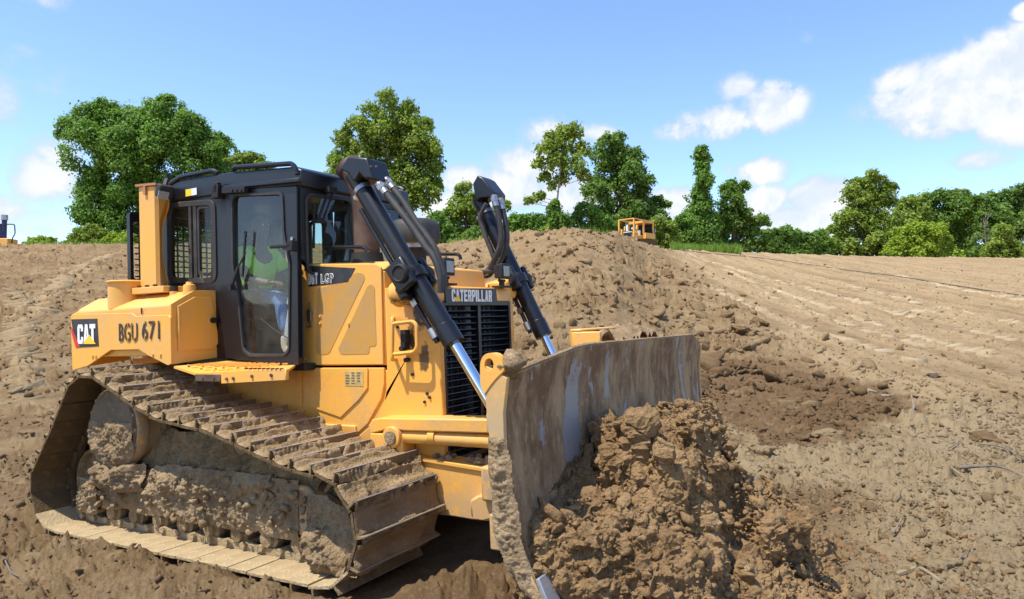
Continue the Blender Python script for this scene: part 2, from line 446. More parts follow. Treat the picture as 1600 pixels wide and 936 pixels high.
def yellow(name, dirt=.35, low=0.0, stains=(), col=(.86, .41, .05), dirtc=(.42, .30, .17)):
    """faded machine yellow; dust, mud splashed below z = low, grease stains given as (centre, radius vector)"""
    m, N = mat(name); tc = N.n('ShaderNodeTexCoord').outputs['Object']
    s3 = N.n('ShaderNodeSeparateXYZ', i_0=tc)
    big = N.noise(tc, 1.7, 5, .6); fine = N.noise(tc, 14, 8, .65)
    base = N.mix(N.ramp(big, .3, .7), col + (1,), (col[0] * .9, col[1] * .93, col[2] * 1.35, 1))
    # faint vertical run marks
    mp = N.n('ShaderNodeMapping', i_Vector=tc); mp.inputs['Scale'].default_value = (14, 14, .8)
    runs = N.noise(mp.outputs[0], 1.0, 5, .6)
    base = N.mix(N.math('MULTIPLY', N.ramp(runs, .5, .75), .22), base, dirtc + (1,))
    d = N.math('ADD', N.math('MULTIPLY', N.ramp(N.math('MULTIPLY', N.math('ADD', big, fine), .5), .45, .66), dirt), dirt * .15)
    if low:
        h = N.ramp(s3.outputs[2], low - .55, low + .25, 1.0, 0.0)
        k = N.math('MULTIPLY', h, N.ramp(N.noise(tc, 7, 9, .7), .30, .52))
        d = N.math('MAXIMUM', d, N.math('MULTIPLY', k, .9))
    base = N.mix(d, base, dirtc + (1,))
    # chips and scratches
    chip = N.ramp(N.noise(tc, 38, 4, .7), .70, .74)
    base = N.mix(N.math('MULTIPLY', chip, N.ramp(big, .5, .62)), base, (.10, .06, .035, 1))
    for (c, r, dark) in stains:
        v = N.n('ShaderNodeVectorMath', operation='SUBTRACT', i_0=tc); v.inputs[1].default_value = c
        v2 = N.n('ShaderNodeVectorMath', operation='DIVIDE', i_0=v.outputs[0]); v2.inputs[1].default_value = r
        ln = N.n('ShaderNodeVectorMath', operation='LENGTH', i_0=v2.outputs[0]).outputs['Value']
        q = N.math('ADD', ln, N.math('MULTIPLY', N.math('SUBTRACT', N.noise(tc, 11, 8, .7), .5), 2.4))
        base = N.mix(N.ramp(q, .55, .95, dark, 0.0), base, (.022, .015, .011, 1))
    b = N.n('ShaderNodeBsdfPrincipled', i_Base_Color=base, i_Roughness=N.math('ADD', N.math('MULTIPLY', d, .4), .42, clamp=True))
    bp = N.n('ShaderNodeBump', i_Strength=.18, i_Distance=.01, i_Height=N.noise(tc, 22, 7, .6)); N.l(bp.outputs[0], b.inputs['Normal'])
    finish(N, b.outputs[0]); return m

yellow('yellow_paint', .46, dirtc=(.60, .40, .18))
yellow('yellow_low', .42, low=.75)
yellow('yellow_guard', .32, stains=[((1.70, -.58, 1.93), (.10, .2, .18), .95), ((1.60, -.58, 1.70), (.045, .2, .10), .95), ((1.72, -.58, 1.55), (.06, .2, .13), .85), ((1.62, -.62, 2.02), (.16, .3, .05), .9)])
yellow('yellow_mud', .8, low=1.6, dirtc=(.36, .27, .17))
yellow('yellow_top', .46, dirtc=(.56, .40, .20))
yellow('yellow_caked', 1.0, dirtc=(.46, .35, .21))
simple('black_paint', (.007, .0075, .010), .34, dust=.03, dustc=(.10, .10, .11), bump=.12, bscale=60, dscale=2.2)
simple('black_matte', (.008, .008, .009), .7, dust=.06, dustc=(.15, .12, .09))
simple('rubber', (.022, .022, .023), .62, dust=.25, dustc=(.16, .14, .115), dscale=5)
simple('black_decal', (.013, .014, .018), .42, dust=.09, dustc=(.3, .26, .2), dscale=9)
simple('white_decal', (.82, .82, .80), .5, dust=.12)
simple('red_decal', (.62, .02, .02), .5, dust=.1)
simple('yellow_decal', (.95, .55, .03), .5)
simple('stencil_black', (.016, .015, .014), .6, dust=.18, dustc=(.4, .25, .08), dscale=16)
simple('chrome', (.78, .80, .84), .09, 1.0, dust=.04)
simple('steel', (.42, .42, .44), .38, 1.0, dust=.35, dustc=(.3, .24, .17), dscale=6)
simple('worn_steel', (.36, .38, .42), .42, .55, dust=.4, dustc=(.34, .26, .17), dscale=5, bump=.3)
simple('rusty_pipe', (.085, .048, .034), .6, .3, dust=.3, dustc=(.30, .20, .14), dscale=4, bump=.2)
simple('lamp_lens', (.72, .72, .68), .15, dust=.2)
simple('headlamp_lens', (.30, .31, .31), .12, .35, dust=.12, bump=.8, bscale=70)
simple('seat_cloth', (.018, .018, .02), .85)
simple('interior_grey', (.07, .075, .08), .7)
simple('interior_pale', (.42, .46, .46), .6)
simple('shirt_lime', (.46, .95, .05), .85, bump=.3, bscale=20, var=.1)
simple('jeans', (.10, .20, .40), .9, bump=.3, bscale=30, var=.2)
simple('skin', (.11, .06, .042), .55)
simple('boot', (.50, .42, .32), .8, bump=.3)
simple('cap_black', (.02, .022, .028), .8)
simple('root_wood', (.22, .17, .115), .9, bump=.8, bscale=30, var=.3)
simple('pale_wood', (.26, .20, .12), .8, bump=.4)
simple('grey_root', (.16, .13, .105), .9, bump=.6, var=.3)
simple('pink_ribbon', (.8, .16, .25), .6)
simple('white_stone', (.25, .205, .15), .9, bump=.8, bscale=12, var=.25)
simple('dark_stone', (.085, .06, .04), .9, bump=.8, bscale=10, var=.3)
simple('cable_black', (.10, .088, .07), .7)
simple('bark', (.10, .075, .052), .9, bump=.8, bscale=8, var=.35)
simple('pale_bark', (.36, .33, .28), .85, bump=.5, bscale=5, var=.35)
simple('blue_paint', (.022, .024, .085), .5)

def glass(name, tint, refl=1.0, dusty=.06):
    m, N = mat(name); tc = N.n('ShaderNodeTexCoord').outputs['Object']
    tr = N.n('ShaderNodeBsdfTransparent'); tr.inputs[0].default_value = tint + (1,)
    gl = N.n('ShaderNodeBsdfGlossy', i_Roughness=.02); gl.inputs[0].default_value = (.9, .95, 1, 1)
    df = N.n('ShaderNodeBsdfDiffuse'); df.inputs[0].default_value = (.42, .42, .38, 1)
    fr = N.n('ShaderNodeFresnel'); fr.inputs[0].default_value = 1.5
    bf = N.math('SUBTRACT', 1.0, N.n('ShaderNodeNewGeometry').outputs['Backfacing'])
    a = N.n('ShaderNodeMixShader', i_0=N.math('MULTIPLY', N.math('MULTIPLY', fr.outputs[0], refl, clamp=True), bf), i_1=tr.outputs[0], i_2=gl.outputs[0])
    k = N.math('MULTIPLY', N.ramp(N.noise(tc, 3.5, 8, .65), .3, .75), dusty)
    b = N.n('ShaderNodeMixShader', i_0=k, i_1=a.outputs[0], i_2=df.outputs[0])
    finish(N, b.outputs[0]); return m
glass('door_glass', (.95, .98, .98), 1.1, .05)
glass('window_glass', (.86, .91, .86), .6, .02)
glass('front_glass', (.78, .85, .83), 1.0, .03)

def mud(name, a=(.31, .225, .135), b=(.21, .145, .085), pale=(.44, .345, .225), bump=1.0, sc=1.0, smear=0.0):
    m, N = mat(name); tc = N.n('ShaderNodeTexCoord').outputs['Object']
    n1 = N.noise(tc, 2.2 * sc, 7, .62); n2 = N.noise(tc, 13 * sc, 8, .68); n3 = N.noise(tc, 60 * sc, 6, .7)
    c = N.mix(N.ramp(n1, .34, .66), a + (1,), b + (1,))
    c = N.mix(N.math('MULTIPLY', N.ramp(n2, .5, .72), .7), c, pale + (1,))
    c = N.mix(N.math('MULTIPLY', N.ramp(n3, .36, .24), .35), c, tuple(x * .55 for x in b) + (1,))
    vo = N.n('ShaderNodeTexVoronoi', i_Vector=N.n('ShaderNodeVectorMath', operation='ADD', i_0=tc, i_1=N.n('ShaderNodeVectorMath', operation='SCALE', i_0=N.n('ShaderNodeTexNoise', i_Vector=tc, i_Scale=40.0).outputs['Color'], i_Scale=.03).outputs[0]).outputs[0], i_Scale=48.0 * sc)
    hgt = N.math('SUBTRACT', N.math('ADD', N.math('MULTIPLY', n2, .55), N.math('MULTIPLY', n3, .6)), N.math('MULTIPLY', vo.outputs['Distance'], .28))
    bp = N.n('ShaderNodeBump', i_Strength=.9 * bump, i_Distance=.035, i_Height=hgt)
    bs = N.n('ShaderNodeBsdfPrincipled', i_Base_Color=c, i_Roughness=.95, i_Normal=bp.outputs[0])
    bs.inputs['Specular IOR Level'].default_value = .15
    finish(N, bs.outputs[0]); return m
mud('track_mud', (.36, .255, .137), (.26, .175, .09), (.46, .345, .20))
mud('track_mud_dark', (.145, .095, .045), (.10, .066, .034), (.19, .135, .075), .5)
mud('wet_mud', (.36, .25, .135), (.27, .185, .10), (.45, .335, .20))
mud('dry_mud', (.38, .27, .155), (.25, .172, .095), (.48, .36, .22))
mud('hub_mud', (.235, .185, .125), (.17, .13, .085), (.31, .25, .17), .8)
mud('pan_mud', (.46, .35, .20), (.36, .265, .145), (.53, .42, .26), .6)
mud('pile_soil', (.31, .198, .096), (.215, .130, .060), (.42, .285, .15), 1.0)

def blade_mat():
    """moldboard: smeared brown mud with scraped bare steel showing in streaks"""
    m, N = mat('moldboard'); tc = N.n('ShaderNodeTexCoord').outputs['Object']
    mp = N.n('ShaderNodeMapping', i_Vector=tc); mp.inputs['Scale'].default_value = (1.2, 3.0, 1.15); mp.inputs['Rotation'].default_value = (.35, 0, 0)
    st = N.noise(mp.outputs[0], 1.0, 8, .62, .4)
    mp2 = N.n('ShaderNodeMapping', i_Vector=tc); mp2.inputs['Scale'].default_value = (2, 4.6, 2.0); mp2.inputs['Rotation'].default_value = (.3, 0, 0)
    s2 = N.noise(mp2.outputs[0], 1.0, 7, .66)
    n2 = N.noise(tc, 18, 8, .68)
    mc = N.mix(N.ramp(s2, .38, .64), (.155, .082, .036, 1), (.37, .25, .13, 1))
    mc = N.mix(N.math('MULTIPLY', N.ramp(n2, .52, .7), .5), mc, (.45, .34, .205, 1))
    bare = N.ramp(N.math('ADD', st, N.math('MULTIPLY', N.math('SUBTRACT', n2, .5), .22)), .555, .585)
    c = N.mix(bare, mc, (.27, .265, .26, 1))
    hg = N.math('ADD', N.math('MULTIPLY', s2, .5), N.math('MULTIPLY', n2, .5)); hg = N.math('SUBTRACT', hg, N.math('MULTIPLY', bare, .4))
    bp = N.n('ShaderNodeBump', i_Strength=.7, i_Distance=.02, i_Height=hg)
    b = N.n('ShaderNodeBsdfPrincipled', i_Base_Color=c, i_Roughness=N.math('SUBTRACT', .9, N.math('MULTIPLY', bare, .42)), i_Metallic=N.math('MULTIPLY', bare, .1), i_Normal=bp.outputs[0])
    finish(N, b.outputs[0])
blade_mat()

def perforated():
    m, N = mat('perforated_sheet'); tc = N.n('ShaderNodeTexCoord').outputs['Object']
    s3 = N.n('ShaderNodeSeparateXYZ', i_0=tc)
    k = 2 * math.pi / .0105
    w = N.math('MULTIPLY', N.math('COSINE', N.math('MULTIPLY', s3.outputs[0], k)), N.math('COSINE', N.math('MULTIPLY', s3.outputs[2], k)))
    hole = N.ramp(w, .34, .5)
    c = N.mix(N.ramp(N.noise(tc, 5, 5, .6), .35, .68), (.70, .35, .055, 1), (.56, .34, .12, 1))
    c = N.mix(hole, c, (.03, .022, .016, 1))
    bp = N.n('ShaderNodeBump', i_Strength=.6, i_Distance=.004, i_Height=hole, invert=True)
    b = N.n('ShaderNodeBsdfPrincipled', i_Base_Color=c, i_Roughness=.6, i_Normal=bp.outputs[0]); finish(N, b.outputs[0])
perforated()

def leaf(name, ca, cb, trans=.35):
    """leaf colour varies leaf by leaf (species, age), through the attribute painted on each leaf"""
    m, N = mat(name)
    at = N.n('ShaderNodeAttribute', attribute_name='soil')
    sp = N.n('ShaderNodeSeparateColor', i_0=at.outputs['Color'])
    c = N.mix(sp.outputs[0], ca + (1,), cb + (1,))
    d = N.n('ShaderNodeBsdfPrincipled', i_Base_Color=c, i_Roughness=.55); d.inputs['Specular IOR Level'].default_value = .35
    t = N.n('ShaderNodeBsdfTranslucent', i_Color=N.mix(.5, c, (.16, .30, .02, 1)))
    mx = N.n('ShaderNodeMixShader', i_0=trans, i_1=d.outputs[0], i_2=t.outputs[0]); finish(N, mx.outputs[0])
leaf('leaf_vine', (.10, .205, .028), (.26, .44, .07), .5)
leaf('leaf_mid', (.17, .25, .032), (.42, .50, .085), .52)
leaf('leaf_dark', (.095, .185, .03), (.25, .38, .07), .5)
leaf('leaf_lime', (.26, .38, .03), (.46, .56, .06), .5)
leaf('grass_blade', (.17, .29, .035), (.30, .42, .07), .5)

def soil_mat():
    """ground: the attribute carries what the soil is (r moisture and painted clod shade, g paleness, b clay smear)"""
    m, N = mat('soil')
    at = N.n('ShaderNodeAttribute', attribute_name='soil')
    sp = N.n('ShaderNodeSeparateColor', i_0=at.outputs['Color'])
    tc = N.n('ShaderNodeTexCoord').outputs['Object']
    n1 = N.noise(tc, .45, 7, .6); n2 = N.noise(tc, 4.5, 9, .66); n3 = N.noise(tc, 42, 8, .7)
    c = N.mix(N.ramp(n1, .3, .7), (.285, .188, .094, 1), (.215, .138, .066, 1))
    c = N.mix(sp.outputs[1], c, (.375, .282, .160, 1))
    c = N.mix(sp.outputs[2], c, (.385, .274, .148, 1))
    c = N.mix(N.math('MULTIPLY', sp.outputs[0], .92), c, (.165, .098, .046, 1))
    c = N.mix(N.math('MULTIPLY', N.ramp(n2, .5, .72), .5), c, (.38, .28, .155, 1))
    c = N.mix(N.math('MULTIPLY', N.ramp(n2, .47, .30), .6), c, (.115, .07, .034, 1))
    c = N.mix(N.math('MULTIPLY', N.ramp(n3, .54, .68), .5), c, (.43, .33, .20, 1))
    c = N.mix(N.math('MULTIPLY', N.ramp(n3, .46, .32), .6), c, (.10, .062, .032, 1))
    n4 = N.noise(tc, 16, 6, .7)
    c = N.mix(N.math('MULTIPLY', N.ramp(n4, .42, .30), .55), c, (.12, .075, .038, 1))
    c = N.mix(N.math('MULTIPLY', N.ramp(n4, .58, .70), .4), c, (.42, .32, .19, 1))
    vo = N.n('ShaderNodeTexVoronoi', i_Vector=N.n('ShaderNodeVectorMath', operation='ADD', i_0=tc, i_1=N.n('ShaderNodeTexNoise', i_Vector=tc, i_Scale=30.0).outputs['Color']).outputs[0], i_Scale=26.0)
    c = N.mix(N.math('MULTIPLY', at.outputs['Alpha'], .85), c, (.56, .44, .28, 1))
    h = N.math('ADD', N.math('MULTIPLY', n2, .9), N.math('MULTIPLY', n3, .42)); h = N.math('SUBTRACT', h, N.math('MULTIPLY', vo.outputs['Distance'], .16))
    bp = N.n('ShaderNodeBump', i_Strength=.8, i_Distance=.07, i_Height=h)
    b = N.n('ShaderNodeBsdfPrincipled', i_Base_Color=c, i_Roughness=.96, i_Normal=bp.outputs[0])
    b.inputs['Specular IOR Level'].default_value = .12
    finish(N, b.outputs[0])
soil_mat()

# ------------------------------------------------------------------ terrain
RT = np.array([AX[0][0], AX[0][1]]); RT /= np.linalg.norm(RT)
FW = np.array([AX[2][0], AX[2][1]]); FW /= np.linalg.norm(FW)
NRM = RW3 @ np.array([0, 0, 1.0])
_cp = [-900, 0, 300, 560, 700, 800, 860, 910, 960, 1010, 1050, 1110, 1250, 1450, 1600, 2200]
_cr = [383, 383, 382, 381, 383, 370, 362, 359, 366, 386, 390, 393, 398, 402, 402, 402]
_cd = [45, 45, 46, 46, 44, 40, 37, 36, 38, 46, 54, 62, 72, 76, 76, 76]
_cb = [386, 386, 385, 384, 384, 381, 381, 381, 384, 389, 393, 396, 401, 405, 405, 405]
def base_z(x, y):
    """smooth height of the site: level bench under the machine, filled hillside rising behind it to a crest"""
    dx = x - CAM_W[0]; dy = y - CAM_W[1]
    u = dx * FW[0] + dy * FW[1]; v = dx * RT[0] + dy * RT[1]
    phi = np.arctan2(v, u); t = np.tan(np.clip(phi, -.72, .72)); r = np.hypot(u, v); d = r / np.sqrt(1 + t * t)
    fade = np.clip((np.abs(phi) - .75) / 1.1, 0, 1); fade = 1 - fade * fade * (3 - 2 * fade)
    c = 800 + FPX * t
    dc = np.interp(c, _cp, _cd); row = np.interp(c, _cp, _cr)
    ray = AX[2][2] + AX[0][2] * (c - 800) / FPX + AX[1][2] * (row - 468) / FPX
    zc = CAM_W[2] + dc * ray
    k = np.minimum(1, 14 / np.maximum(r, .1))
    px = CAM_W[0] + dx * k; py = CAM_W[1] + dy * k
    zp = -(NRM[0] * px + NRM[1] * py) / NRM[2] + .03
    d0 = 10.5
    s = np.clip((d - d0) / (dc - d0), 0, 1); s = s * s / (s + .06) * 1.06
    z = zp * (1 - s) + zc * s
    # behind the crest the land goes on rising gently, just below the line of sight
    rb = np.interp(c, _cp, _cb); rayb = AX[2][2] + AX[0][2] * (c - 800) / FPX + AX[1][2] * (rb - 468) / FPX
    zb = CAM_W[2] + np.minimum(d, 150) * rayb
    q = np.clip((d - dc) / 9, 0, 1); q = q * q * (3 - 2 * q)
    z = np.where(d > dc, zc * (1 - q) + zb * q, z)
    return zp + (z - zp) * fade
def ray_ground(px, py, f=None):
    dr = AX[2] + AX[0] * (px - 800) / FPX + AX[1] * (py - 468) / FPX
    t = np.geomspace(2.5, 120, 1500); P = CAM_W + t[:, None] * dr
    g = (f or base_z)(P[:, 0], P[:, 1]); i = np.argmax(P[:, 2] < g)
    if P[i, 2] >= g[i]: i = len(t) - 1
    return np.array([P[i, 0], P[i, 1], g[i]])
def poly_w(pts): return np.array([ray_ground(*p)[:2] for p in pts])
def poly_mask(x, y, poly, soft):
    """1 inside the polygon, falling to 0 over about soft metres (soft may vary by point)"""
    n = len(poly); inside = np.zeros(x.shape, bool); dist = np.full(x.shape, 1e9)
    for i in range(n):
        ax, ay = poly[i]; bx, by = poly[(i + 1) % n]
        cond = ((ay > y) != (by > y)) & (x < (bx - ax) * (y - ay) / (by - ay + 1e-12) + ax)
        inside ^= cond
        ex, ey = bx - ax, by - ay; tt = np.clip(((x - ax) * ex + (y - ay) * ey) / (ex * ex + ey * ey + 1e-9), 0, 1)
        dist = np.minimum(dist, np.hypot(x - ax - tt * ex, y - ay - tt * ey))
    sd = np.where(inside, dist, -dist)
    return sstep(sd, -soft, soft)
SMOOTH = poly_w([(1040, 392), (1085, 425), (1130, 458), (1200, 512), (1290, 578), (1440, 642), (1500, 632), (1600, 622), (1900, 616), (2300, 640), (2300, 402), (1600, 402), (1300, 399), (1120, 392)])
MOIST = poly_w([(1000, 585), (1085, 566), (1150, 562), (1230, 577), (1330, 600), (1420, 624), (1445, 642), (1390, 657), (1360, 682), (1260, 698), (1180, 692), (1110, 668), (1000, 680)])
_a = ray_ground(1110, 420)[:2]; _b = ray_ground(1600, 575)[:2]
SDIR = (_b - _a) / np.linalg.norm(_b - _a); SNOR = np.array([-SDIR[1], SDIR[0]])
TRACKS = [(ray_ground(*a)[:2], ray_ground(*b)[:2], w) for a, b, w in [((1110, 452), (1445, 572), .30), ((1190, 460), (1470, 548), .26), ((1130, 420), (1560, 560), .22), ((1240, 445), (1600, 535), .2), ((1120, 608), (1290, 645), .28), ((25, 455), (45, 650), .26), ((110, 425), (0, 560), .24), ((170, 400), (60, 470), .22), ((1300, 440), (1600, 510), .2), ((1080, 398), (1500, 500), .18), ((1400, 430), (1640, 480), .18)]]
WIN = [poly_w([p])[0] for p in [(800, 372), (860, 362), (910, 357), (960, 366), (1010, 390), (1060, 430), (1110, 480), (1160, 530)]]

def terrain(x, y):
    """height and soil kind at world points"""
    z = base_z(x, y)
    dx = x - CAM_W[0]; dy = y - CAM_W[1]
    u = dx * FW[0] + dy * FW[1]; v = dx * RT[0] + dy * RT[1]; r = np.hypot(u, v)
    wob = fbm2(x, y, 1.6, 4, 90) * .55
    sm = poly_mask(x + wob, y + wob * .7, SMOOTH, .9)
    mo = poly_mask(x + wob, y + wob, MOIST, .35)
    left = sstep(-v / np.maximum(r, 1), .22, .34) * sstep(u, 6, 11)
    # machine bench, in the bulldozer frame
    P = np.stack([x, y, z], 1) @ RW3
    mx, my = P[:, 0], P[:, 1]
    under = sstep(1.9 - np.abs(my), 0, .4) * sstep(2.9 - np.abs(mx + .2), 0, .5)
    rough = (1 - .72 * sm) * (1 - .35 * left) * (1 - .25 * mo)
    far = np.clip(r / 14, .8, 1.9)
    b1 = fbm2(x, y, 1.5, 3, 1); b2 = fbm2(x, y, .55, 4, 11, .55); b3 = fbm2(x, y, .17, 4, 21, .6); b4 = fbm2(x, y, .05, 3, 31, .65)
    b5 = fbm2(x, y, 5.0, 3, 41)
    c1 = crumb2(x, y, .42, 111); c2 = crumb2(x, y, .17, 121); c3 = crumb2(x, y, .07, 131)
    patch = sstep(fbm2(x, y, 2.6, 4, 51), -.12, .35) * (1 - .8 * sm)
    dz = rough * (.07 * far * b1 + .040 * far * b2 + .015 * b3 * np.clip(far, 1, 1.6) + .006 * b4 + (.03 + .11 * patch) * c1 * far ** .8 + (.03 + .07 * patch) * c2 * far ** .5 + .042 * c3)
    dz += sm * (.05 * c2 * sstep(fbm2(x, y, 1.4, 3, 54), .0, .4) + .03 * c3)
    dz += .09 * b5 * np.clip(r / 20, 0, 1.5) * (1 - .7 * sm)
    # blade-wide passes down the graded slope
    sN = x * SNOR[0] + y * SNOR[1]; sT = x * SDIR[0] + y * SDIR[1]
    st = fbm2(sN, sT * .035, .9, 4, 61)
    st2 = fbm2(sN, sT * .12, .32, 4, 64, .6)
    dz += sm * (.075 * st + .05 * st2 * np.clip(r / 20, .7, 1.6))
    # track-cleat prints
    cle = np.zeros_like(x)
    for a, b, w in TRACKS:
        d = b - a; L = np.linalg.norm(d); d = d / L; nn = np.array([-d[1], d[0]])
        t = (x - a[0]) * d[0] + (y - a[1]) * d[1]; q = (x - a[0]) * nn[0] + (y - a[1]) * nn[1]
        q = q + .12 * np.sin(t * .35 + L)
        on = sstep(.34 - np.abs(q), 0, .08) * (t > 0) * (t < L) * sstep(fbm2(x, y, 1.1, 2, 71), -.35, .1)
        ph = (t / .46) % 1.0
        bar = sstep(.20 - np.abs(ph - .5), 0, .05)
        dz += on * (-.04 + .10 * bar) * w / .26
        cle = np.maximum(cle, on * bar * (1 - .8 * mo))
    # left: old track passes lying across the view
    lt = fbm2(v * .12, u, .55, 4, 81, billow=True)
    dz += left * (.05 * c2 + .075 * lt + .05 * fbm2(v * .3, u, 1.6, 3, 84))
    # windrow of pushed fill between rough and graded ground
    for i in range(len(WIN) - 1):
        ax, ay = WIN[i]; bx, by = WIN[i + 1]; ex, ey = bx - ax, by - ay
        tt = np.clip(((x - ax) * ex + (y - ay) * ey) / (ex * ex + ey * ey), 0, 1)
        dd = np.hypot(x - ax - tt * ex, y - ay - tt * ey)
        dz = np.maximum(dz, dz * .7 + (.20 - .02 * i) * np.exp(-(dd / 1.3) ** 2) * (1 + .5 * b2))
    dz -= mo * .02
    # the bench: firm under the tracks, spoil heaped beside the near track and in front of it
    dz = dz * (1 - .75 * under) - .035 * under
    nt = sstep(my, -2.6, -1.75) * sstep(-my, 1.62, 1.72) * sstep(2.4 - np.abs(mx), 0, .4)
    dz += nt * (.055 + .05 * b2)
    rear = np.exp(-(((mx + 2.3) / .35) ** 2 + ((my + 1.3) / .7) ** 2)); dz += rear * (.16 + .12 * b2 + .05 * b3)
    fr = np.exp(-(((mx - 2.5) / .40) ** 2 + ((my + 1.25) / .62) ** 2)); dz += fr * (.10 + .14 * b2 + .06 * b3)
    fr2 = np.exp(-(((mx - 3.1) / .35) ** 2 + ((my + 1.9) / .55) ** 2)); dz += fr2 * (.0 + .06 * b2 + .05 * b3)
    z = z + dz
    # soil kinds
    nearR = sstep(v, .5, 2.5) * (1 - sm) * (1 - mo) * sstep(16 - u, 0, 4)
    pale = np.clip(.15 + .85 * nearR + .3 * fbm2(x, y, 1.2, 3, 91) + .5 * cle - .35 * under, 0, 1) * (1 - mo)
    fresh = np.clip(sstep(3.2 - np.abs(my + .3), 0, .8) * sstep(mx, 1.6, 2.4) * sstep(4.9 - mx, 0, .7), 0, 1)
    moist = np.clip(.55 * left * sstep(fbm2(v * .3, u, .8, 4, 99), -.15, .3) + mo * (1.0 + .25 * fbm2(x, y, .5, 3, 95)) + .75 * fresh + .2 * sstep(fbm2(x, y, 2.2, 4, 97), .12, .45) * (1 - sm) * (1 - nearR) - .8 * cle, 0, 1)
    clay = np.clip(sm * (.6 + .9 * st + .7 * st2) + 1.0 * cle, 0, 1)
    pale = np.clip(pale + .4 * cle * sm, 0, 1)
    return z, np.stack([moist, pale, clay, cle * .15 * (1 - left)], 1)
def ground_z(x, y): return terrain(np.atleast_1d(np.float64(x)), np.atleast_1d(np.float64(y)))[0]

def make_ground():
    th = np.concatenate([np.linspace(-.66, .66, 840), np.linspace(.66, 2 * math.pi - .66, 92)[1:-1]])
    rr = np.concatenate([np.geomspace(2.7, 90, 530), np.geomspace(94, 900, 26)])
    T, Rr = np.meshgrid(th, rr, indexing='ij')
    dirx = np.cos(T) * FW[0] + np.sin(T) * RT[0]; diry = np.cos(T) * FW[1] + np.sin(T) * RT[1]
    x = (CAM_W[0] + Rr * dirx).ravel(); y = (CAM_W[1] + Rr * diry).ravel()
    z, col = terrain(x, y)
    nt, nr = T.shape
    V = np.stack([x, y, z], 1)
    idx = np.arange(nt * nr).reshape(nt, nr)
    a = idx; b = np.roll(idx, -1, 0)
    F = np.stack([a[:, :-1], a[:, 1:], b[:, 1:], b[:, :-1]], -1).reshape(-1, 4)
    c, cc = terrain(np.array([CAM_W[0]]), np.array([CAM_W[1]]))
    V = np.vstack([V, [[CAM_W[0], CAM_W[1], c[0]]]]); col = np.vstack([col, cc])
    k = len(V) - 1
    fan = np.stack([np.full(nt, k), a[:, 0], b[:, 0], np.full(nt, k)], 1)
    # the fan closes with triangles written as quads split in two would overlap: build a small inner ring instead
    ring = V[a[:, 0]] * .5 + V[k] * .5; rc = col[a[:, 0]]
    V = np.vstack([V[:-1], ring, ring * .02 + V[k] * .98]); col = np.vstack([col[:-1], rc, rc])
    r0 = nt * nr + np.arange(nt); r1 = r0 + nt
    F = np.vstack([F, np.stack([r0, a[:, 0], b[:, 0], np.roll(r0, -1)], 1), np.stack([r1, r0, np.roll(r0, -1), np.roll(r1, -1)], 1)])
    o = np_mesh('ground', V, F, M['soil'], col=col, smooth=True)
    tag(o, kind='structure'); return o
make_ground()

# ------------------------------------------------------------------ clods, stones, roots
def clod_shape(sub, seed, flat=.75, rough=.35, cuts=9):
    """a broken lump of earth: a ball cut by random planes, then roughened"""
    bm = bmesh.new(); bmesh.ops.create_icosphere(bm, subdivisions=sub, radius=1.25)
    V = np.array([v.co[:] for v in bm.verts]); F = np.array([[v.index for v in f.verts] for f in bm.faces]); bm.free()
    rg = np.random.default_rng(seed + 500)
    for k in range(cuts):
        n = rg.normal(size=3); n /= np.linalg.norm(n); h = rg.uniform(.45, .95); e = V @ n - h
        V = V - np.outer(np.clip(e, 0, None) * .92, n)
    V = V * (1 + rough * .5 * fbm3(V + seed * 3.1, .8, 3, seed) + rough * .5 * fbm3(V + seed, .30, 3, seed + 9, .65))[:, None]
    V *= np.array([1, .65 + .5 * ((seed * 37) % 10) / 10, flat]); return V, F
CL1 = [clod_shape(1, s) for s in range(7)]; CL2 = [clod_shape(2, s) for s in range(7)]; CL3 = [clod_shape(4, s, .8, .55, 12) for s in range(6)]
def scatter(name, X, Y, S, colf, shapes, sink=.25, seed=0, matn='soil', zf=None, label=None):
    rng = np.random.default_rng(seed)
    if zf is None: z, col = terrain(X, Y)
    else: z, col = zf(X, Y)
    col = col[:, :3]; col = np.clip(col + rng.normal(0, .12, col.shape) + (rng.random(len(X)) < .4)[:, None] * np.array([.45, -.4, -.25]), 0, 1)  # some clods darkened: damp earth, plus shading put into the colour
    n = len(X); which = rng.integers(0, len(shapes), n); Vs, Fs, Cs = [], [], []; off = 0
    for w, (V, F) in enumerate(shapes):
        I = np.where(which == w)[0]
        if not len(I): continue
        a = rng.uniform(0, 6.283, len(I)); tl = rng.normal(0, .35, (len(I), 2))
        ca, sa = np.cos(a), np.sin(a)
        st = S[I][:, None] * rng.uniform(.7, 1.3, (len(I), 3))
        P = V[None] * st[:, None, :]
        z2 = P[..., 2] + P[..., 0] * tl[:, :1] + P[..., 1] * tl[:, 1:]
        Q = np.stack([P[..., 0] * ca[:, None] - P[..., 1] * sa[:, None], P[..., 0] * sa[:, None] + P[..., 1] * ca[:, None], z2], -1)
        Q += np.stack([X[I], Y[I], z[I] + S[I] * (.5 - sink)], 1)[:, None, :]
        Vs.append(Q.reshape(-1, 3)); Fs.append((F[None] + (off + np.arange(len(I)) * len(V))[:, None, None]).reshape(-1, 3))
        Cs.append(np.repeat(col[I], len(V), 0)); off += len(I) * len(V)
    o = np_mesh(name, np.vstack(Vs), np.vstack(Fs), M[matn], col=np.vstack(Cs))
    tag(o, kind='stuff')
    return o
def region(n, umin, umax, amin, amax, seed):
    """random ground points, about evenly spread in the view, between two distances and two bearings"""
    rng = np.random.default_rng(seed)
    u = np.exp(rng.uniform(math.log(umin), math.log(umax), n)); t = rng.uniform(amin, amax, n)
    return CAM_W[0] + u * (FW[0] + t * RT[0]), CAM_W[1] + u * (FW[1] + t * RT[1]), u, rng
